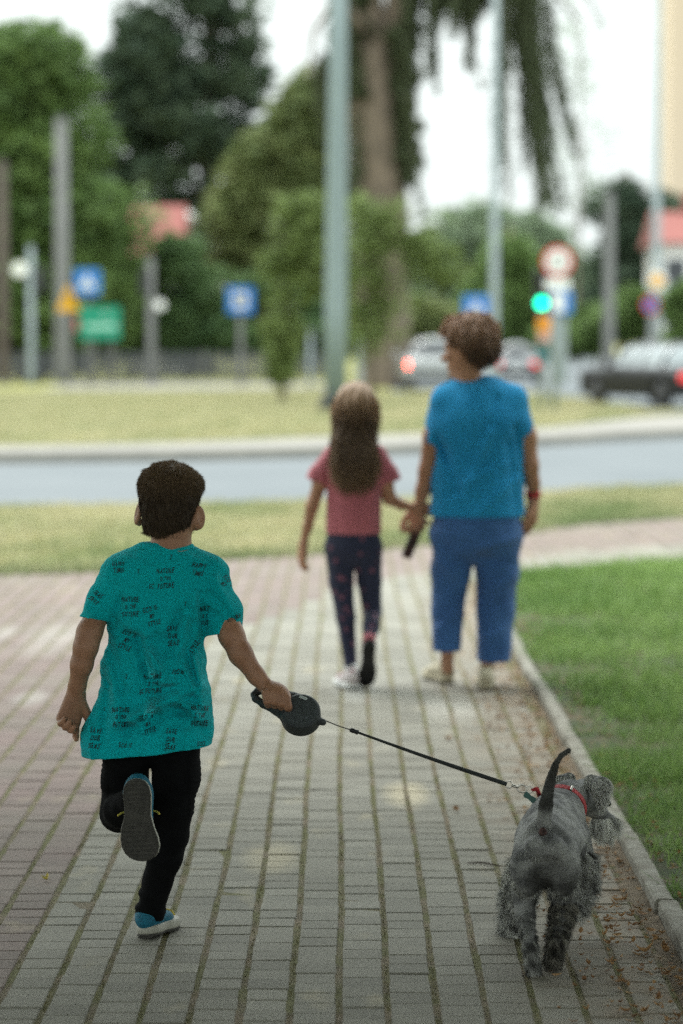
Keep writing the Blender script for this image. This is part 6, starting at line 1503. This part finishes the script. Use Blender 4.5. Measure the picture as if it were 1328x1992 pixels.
# clipped coat: short strands lying back and down
def m_body(c, n): return (1 + 2.5 * (zpx(c) < 1590) * (c[:, 1] < DY)) * (zpx(c) < 1760) * ((xpx(c) < 1120) | (zpx(c) > 1600)).astype(float) + 1e-9
Pp, Nn = sample_surface(bV, bF, 30000, m_body, r)
dd = Nn * .30 + np.array([0, -.55, -.75]); tn = np.clip(.40 + .60 * vnoise(Pp[:, 0], Pp[:, 1] * .4, Pp[:, 2] * 1.5, .07, 12) + .25 * Nn[:, 2] + r.normal(0, .13, len(Pp)), 0, 1)  # upward-facing strands toned lighter, painting top light into the coat
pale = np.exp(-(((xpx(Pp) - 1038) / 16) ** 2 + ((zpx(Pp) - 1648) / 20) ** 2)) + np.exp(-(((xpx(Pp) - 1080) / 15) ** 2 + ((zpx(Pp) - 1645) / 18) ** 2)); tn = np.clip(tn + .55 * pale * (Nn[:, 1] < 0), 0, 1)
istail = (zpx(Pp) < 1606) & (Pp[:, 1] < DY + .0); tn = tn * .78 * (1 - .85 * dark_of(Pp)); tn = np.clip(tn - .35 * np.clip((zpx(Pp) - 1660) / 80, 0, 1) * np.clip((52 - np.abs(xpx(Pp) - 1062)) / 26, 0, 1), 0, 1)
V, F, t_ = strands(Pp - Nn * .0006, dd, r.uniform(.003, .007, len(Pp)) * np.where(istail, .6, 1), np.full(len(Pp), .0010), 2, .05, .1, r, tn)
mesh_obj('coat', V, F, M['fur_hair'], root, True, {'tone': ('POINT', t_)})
# shaggy furnishings on the legs, belly, muzzle, eyebrows
def shag(mask, n, L, wd, mt, dirv, name, curl=.22, droop=.9, lo=.0, hi=1.0):
    Pp, Nn = sample_surface(bV, bF, n, mask, r); cs = np.stack([vnoise(Pp[:, 0], Pp[:, 1], Pp[:, 2], .022, 60 + k) for k in range(3)], 1)   # locks: neighbours lean the same way
    V, F, t_ = strands(Pp - Nn * .001, Nn * .8 + np.array(dirv) + cs * .75 + r.normal(0, .10, (n, 3)), r.uniform(.5, 1.15, n) * L, np.full(n, wd), 4, curl, droop, r, np.clip(lo + (hi - lo) * (.5 + .6 * vnoise(Pp[:, 0], Pp[:, 1], Pp[:, 2], .024, 5) + r.normal(0, .12, n)), 0, 1))
    return mesh_obj(name, V, F, M[mt], root, True, {'tone': ('POINT', t_)})
fr_ = lambda c: c[:, 1] > DY + .27
shag(lambda c, n: ((zpx(c) > 1675) & fr_(c) & (xpx(c) < 1062)) + 1e-9, 10000, .036, .0019, 'fur_hair', (-.1, 0, -.6), 'leg_feathering', lo=.05, hi=.95)
shag(lambda c, n: ((zpx(c) > 1665) & fr_(c) & (xpx(c) > 1062)) + 1e-9, 10000, .036, .0019, 'fur_hair', (.3, 0, -.5), 'leg_feathering', lo=0, hi=.7)
shag(lambda c, n: ((zpx(c) > 1765) & (c[:, 1] < DY + .2) & (xpx(c) > 1058)) + 1e-9, 9000, .024, .0018, 'fur_dark', (0, 0, -.7), 'leg_feathering', lo=0, hi=.8)
shag(lambda c, n: ((zpx(c) > 1790) & (c[:, 1] < DY + .2) & (xpx(c) < 1058)) + 1e-9, 7000, .014, .0015, 'fur_hair', (0, 0, -.9), 'leg_feathering', .12, .7, lo=.05, hi=.45)
shag(lambda c, n: ((zpx(c) > 1715) & (zpx(c) < 1790) & (c[:, 1] < DY + .22) & (n[:, 1] > -.2)) + 1e-9, 3000, .018, .0017, 'fur_hair', (0, .3, -.8), 'belly_fringe', lo=0, hi=.6)
mz = hd_ + Rhd @ np.array([.085, 0, -.02])
def m_mz(c, n): return (np.linalg.norm(c - mz, axis=1) < .040) * (c[:, 2] < mz[2] + .005).astype(float) + 1e-9
shag(m_mz, 7000, .045, .0018, 'fur_hair', (.15, -.1, -.9), 'beard', .08, 1.2, lo=.25, hi=1.0)
bw = hd_ + Rhd @ np.array([.045, 0, .035])
shag(lambda c, n: (np.linalg.norm(c - bw, axis=1) < .026).astype(float) + 1e-9, 1200, .020, .0012, 'fur_hair', (.6, -.1, .2), 'brow_tuft', .1, 1.0, lo=.5, hi=1.0)
# ears folded over
for s_, x0, y0, dd_ in ((1, 1155, 1524, .53), (-1, 1112, 1520, .62)):
    E = SDF(D_(x0, y0, dd_) - .09, D_(x0, y0, dd_) + .09, .003, .03); base = D_(x0 - 6, y0 - 4, dd_); tip = D_(x0 + (14 if s_ > 0 else -16), y0 + 46, dd_ - .02)
    mid = (base + tip) / 2 + np.array([.012 * s_, -.012, .022]); E.chain([base, mid, tip], [.019, .026, .010], .02, (0, 1, 0), .45); eo = E.obj('ear', M['fur'], root)
    eV, eF = o_data[eo.name]; Pp, Nn = sample_surface(eV, eF, 2500, None, r); V, F, t_ = strands(Pp, Nn * .5 + (tip - base) * 14, r.uniform(.008, .020, 2500), np.full(2500, .0012), 3, .1, .4, r, np.clip(r.normal(.66, .25, 2500), 0, 1))
    mesh_obj('ear_hair', V, F, M['fur_hair'], eo, True, {'tone': ('POINT', t_)})
b = MB(); c = hd_ + Rhd @ np.array([.136, 0, -.010]); a = [math.pi * i / 8 for i in range(9)]; b.tube([c + Rhd[:, 0] * .011 * -math.cos(t) for t in a], [max(1e-4, .013 * math.sin(t)) for t in a], 12); b.build('nose', M['nose'], root)
for s_ in (-1, 1):
    b = MB(); c = hd_ + Rhd @ np.array([.048, s_ * .028, .020]); b.tube([c + Rhd[:, 0] * .008 * -math.cos(t) for t in a], [max(1e-4, .008 * math.sin(t)) for t in a], 12); b.build('eye', M['nose'], root)
# under the tail
b = MB(); c = D_(1056, 1617, -.066); ax = np.array([0, -1, .25]); ax /= np.linalg.norm(ax)
b.tube([c - ax * .012, c - ax * .002, c, c - ax * .001, c - ax * .004], [.0105, .0098, .008, .005, .001], 18); b.build('rear', M['dog_skin'], root)
# collar, buckle, tag
nk = D_(1093, 1571, .455); ax = np.array([.30, .90, .32]); ax /= np.linalg.norm(ax); u = np.cross(ax, [0, 0, 1.0]); u /= np.linalg.norm(u); v = np.cross(u, ax)
RC = rr_(43, .45) + .004; V = []; n = 40
for i in range(n):
    t = 2 * math.pi * i / n; d_ = u * math.cos(t) + v * math.sin(t)
    for (k_, ro) in ((-.0085, 0), (.0085, 0), (.0085, .003), (-.0085, .003)): V.append(nk + d_ * (RC + ro) * (1.0) + ax * k_)
F = [[4 * i + j, 4 * i + (j + 1) % 4, 4 * ((i + 1) % n) + (j + 1) % 4, 4 * ((i + 1) % n) + j] for i in range(n) for j in range(4)]
col = mesh_obj('collar', V, F, M['red'], root, False)
bt = math.radians(62); best = min(range(n), key=lambda i: np.linalg.norm(np.array([xpx(np.array([V[4 * i + 2]]))[0] - 1117, zpx(np.array([V[4 * i + 2]]))[0] - 1536]))) ; t = 2 * math.pi * best / n; d_ = u * math.cos(t) + v * math.sin(t)
b = MB(); b.box(nk + d_ * (RC + .004), (.003, .0035, .011), frame(np.cross(ax, d_), ax), .001); b.build('buckle', M['chrome'], col)
tg = W(1030, 1551, 6.78)
link = nk + (u * 0 + 0)
b = MB(); e0 = W(1044, 1534, 6.88); e1 = nk + (-np.array([1, 0, 0])) * RC * .9 + [0, 0, .02]; b.tube([W(1034, 1537, 6.875), e0, e1], [.0045, .0055, .0065], 8); b.build('collar_tail', M['red'], col)
b = MB(); Rt = np.array(Matrix.Rotation(R_(35), 3, 'Y') @ Matrix.Rotation(R_(-15), 3, 'Z')); bone = []
for i in range(24):
    t = 2 * math.pi * i / 24; bone.append((.017 * math.cos(t) * (1 + .0 * math.cos(2 * t)), (.0085 + .0045 * abs(math.cos(t)) ** 1.5) * math.sin(t) * (1 + .3 * math.cos(2 * t))))
b.prism(bone, .0025, T(tg, Rt)); b.build('tag', M['tag_green'], col)
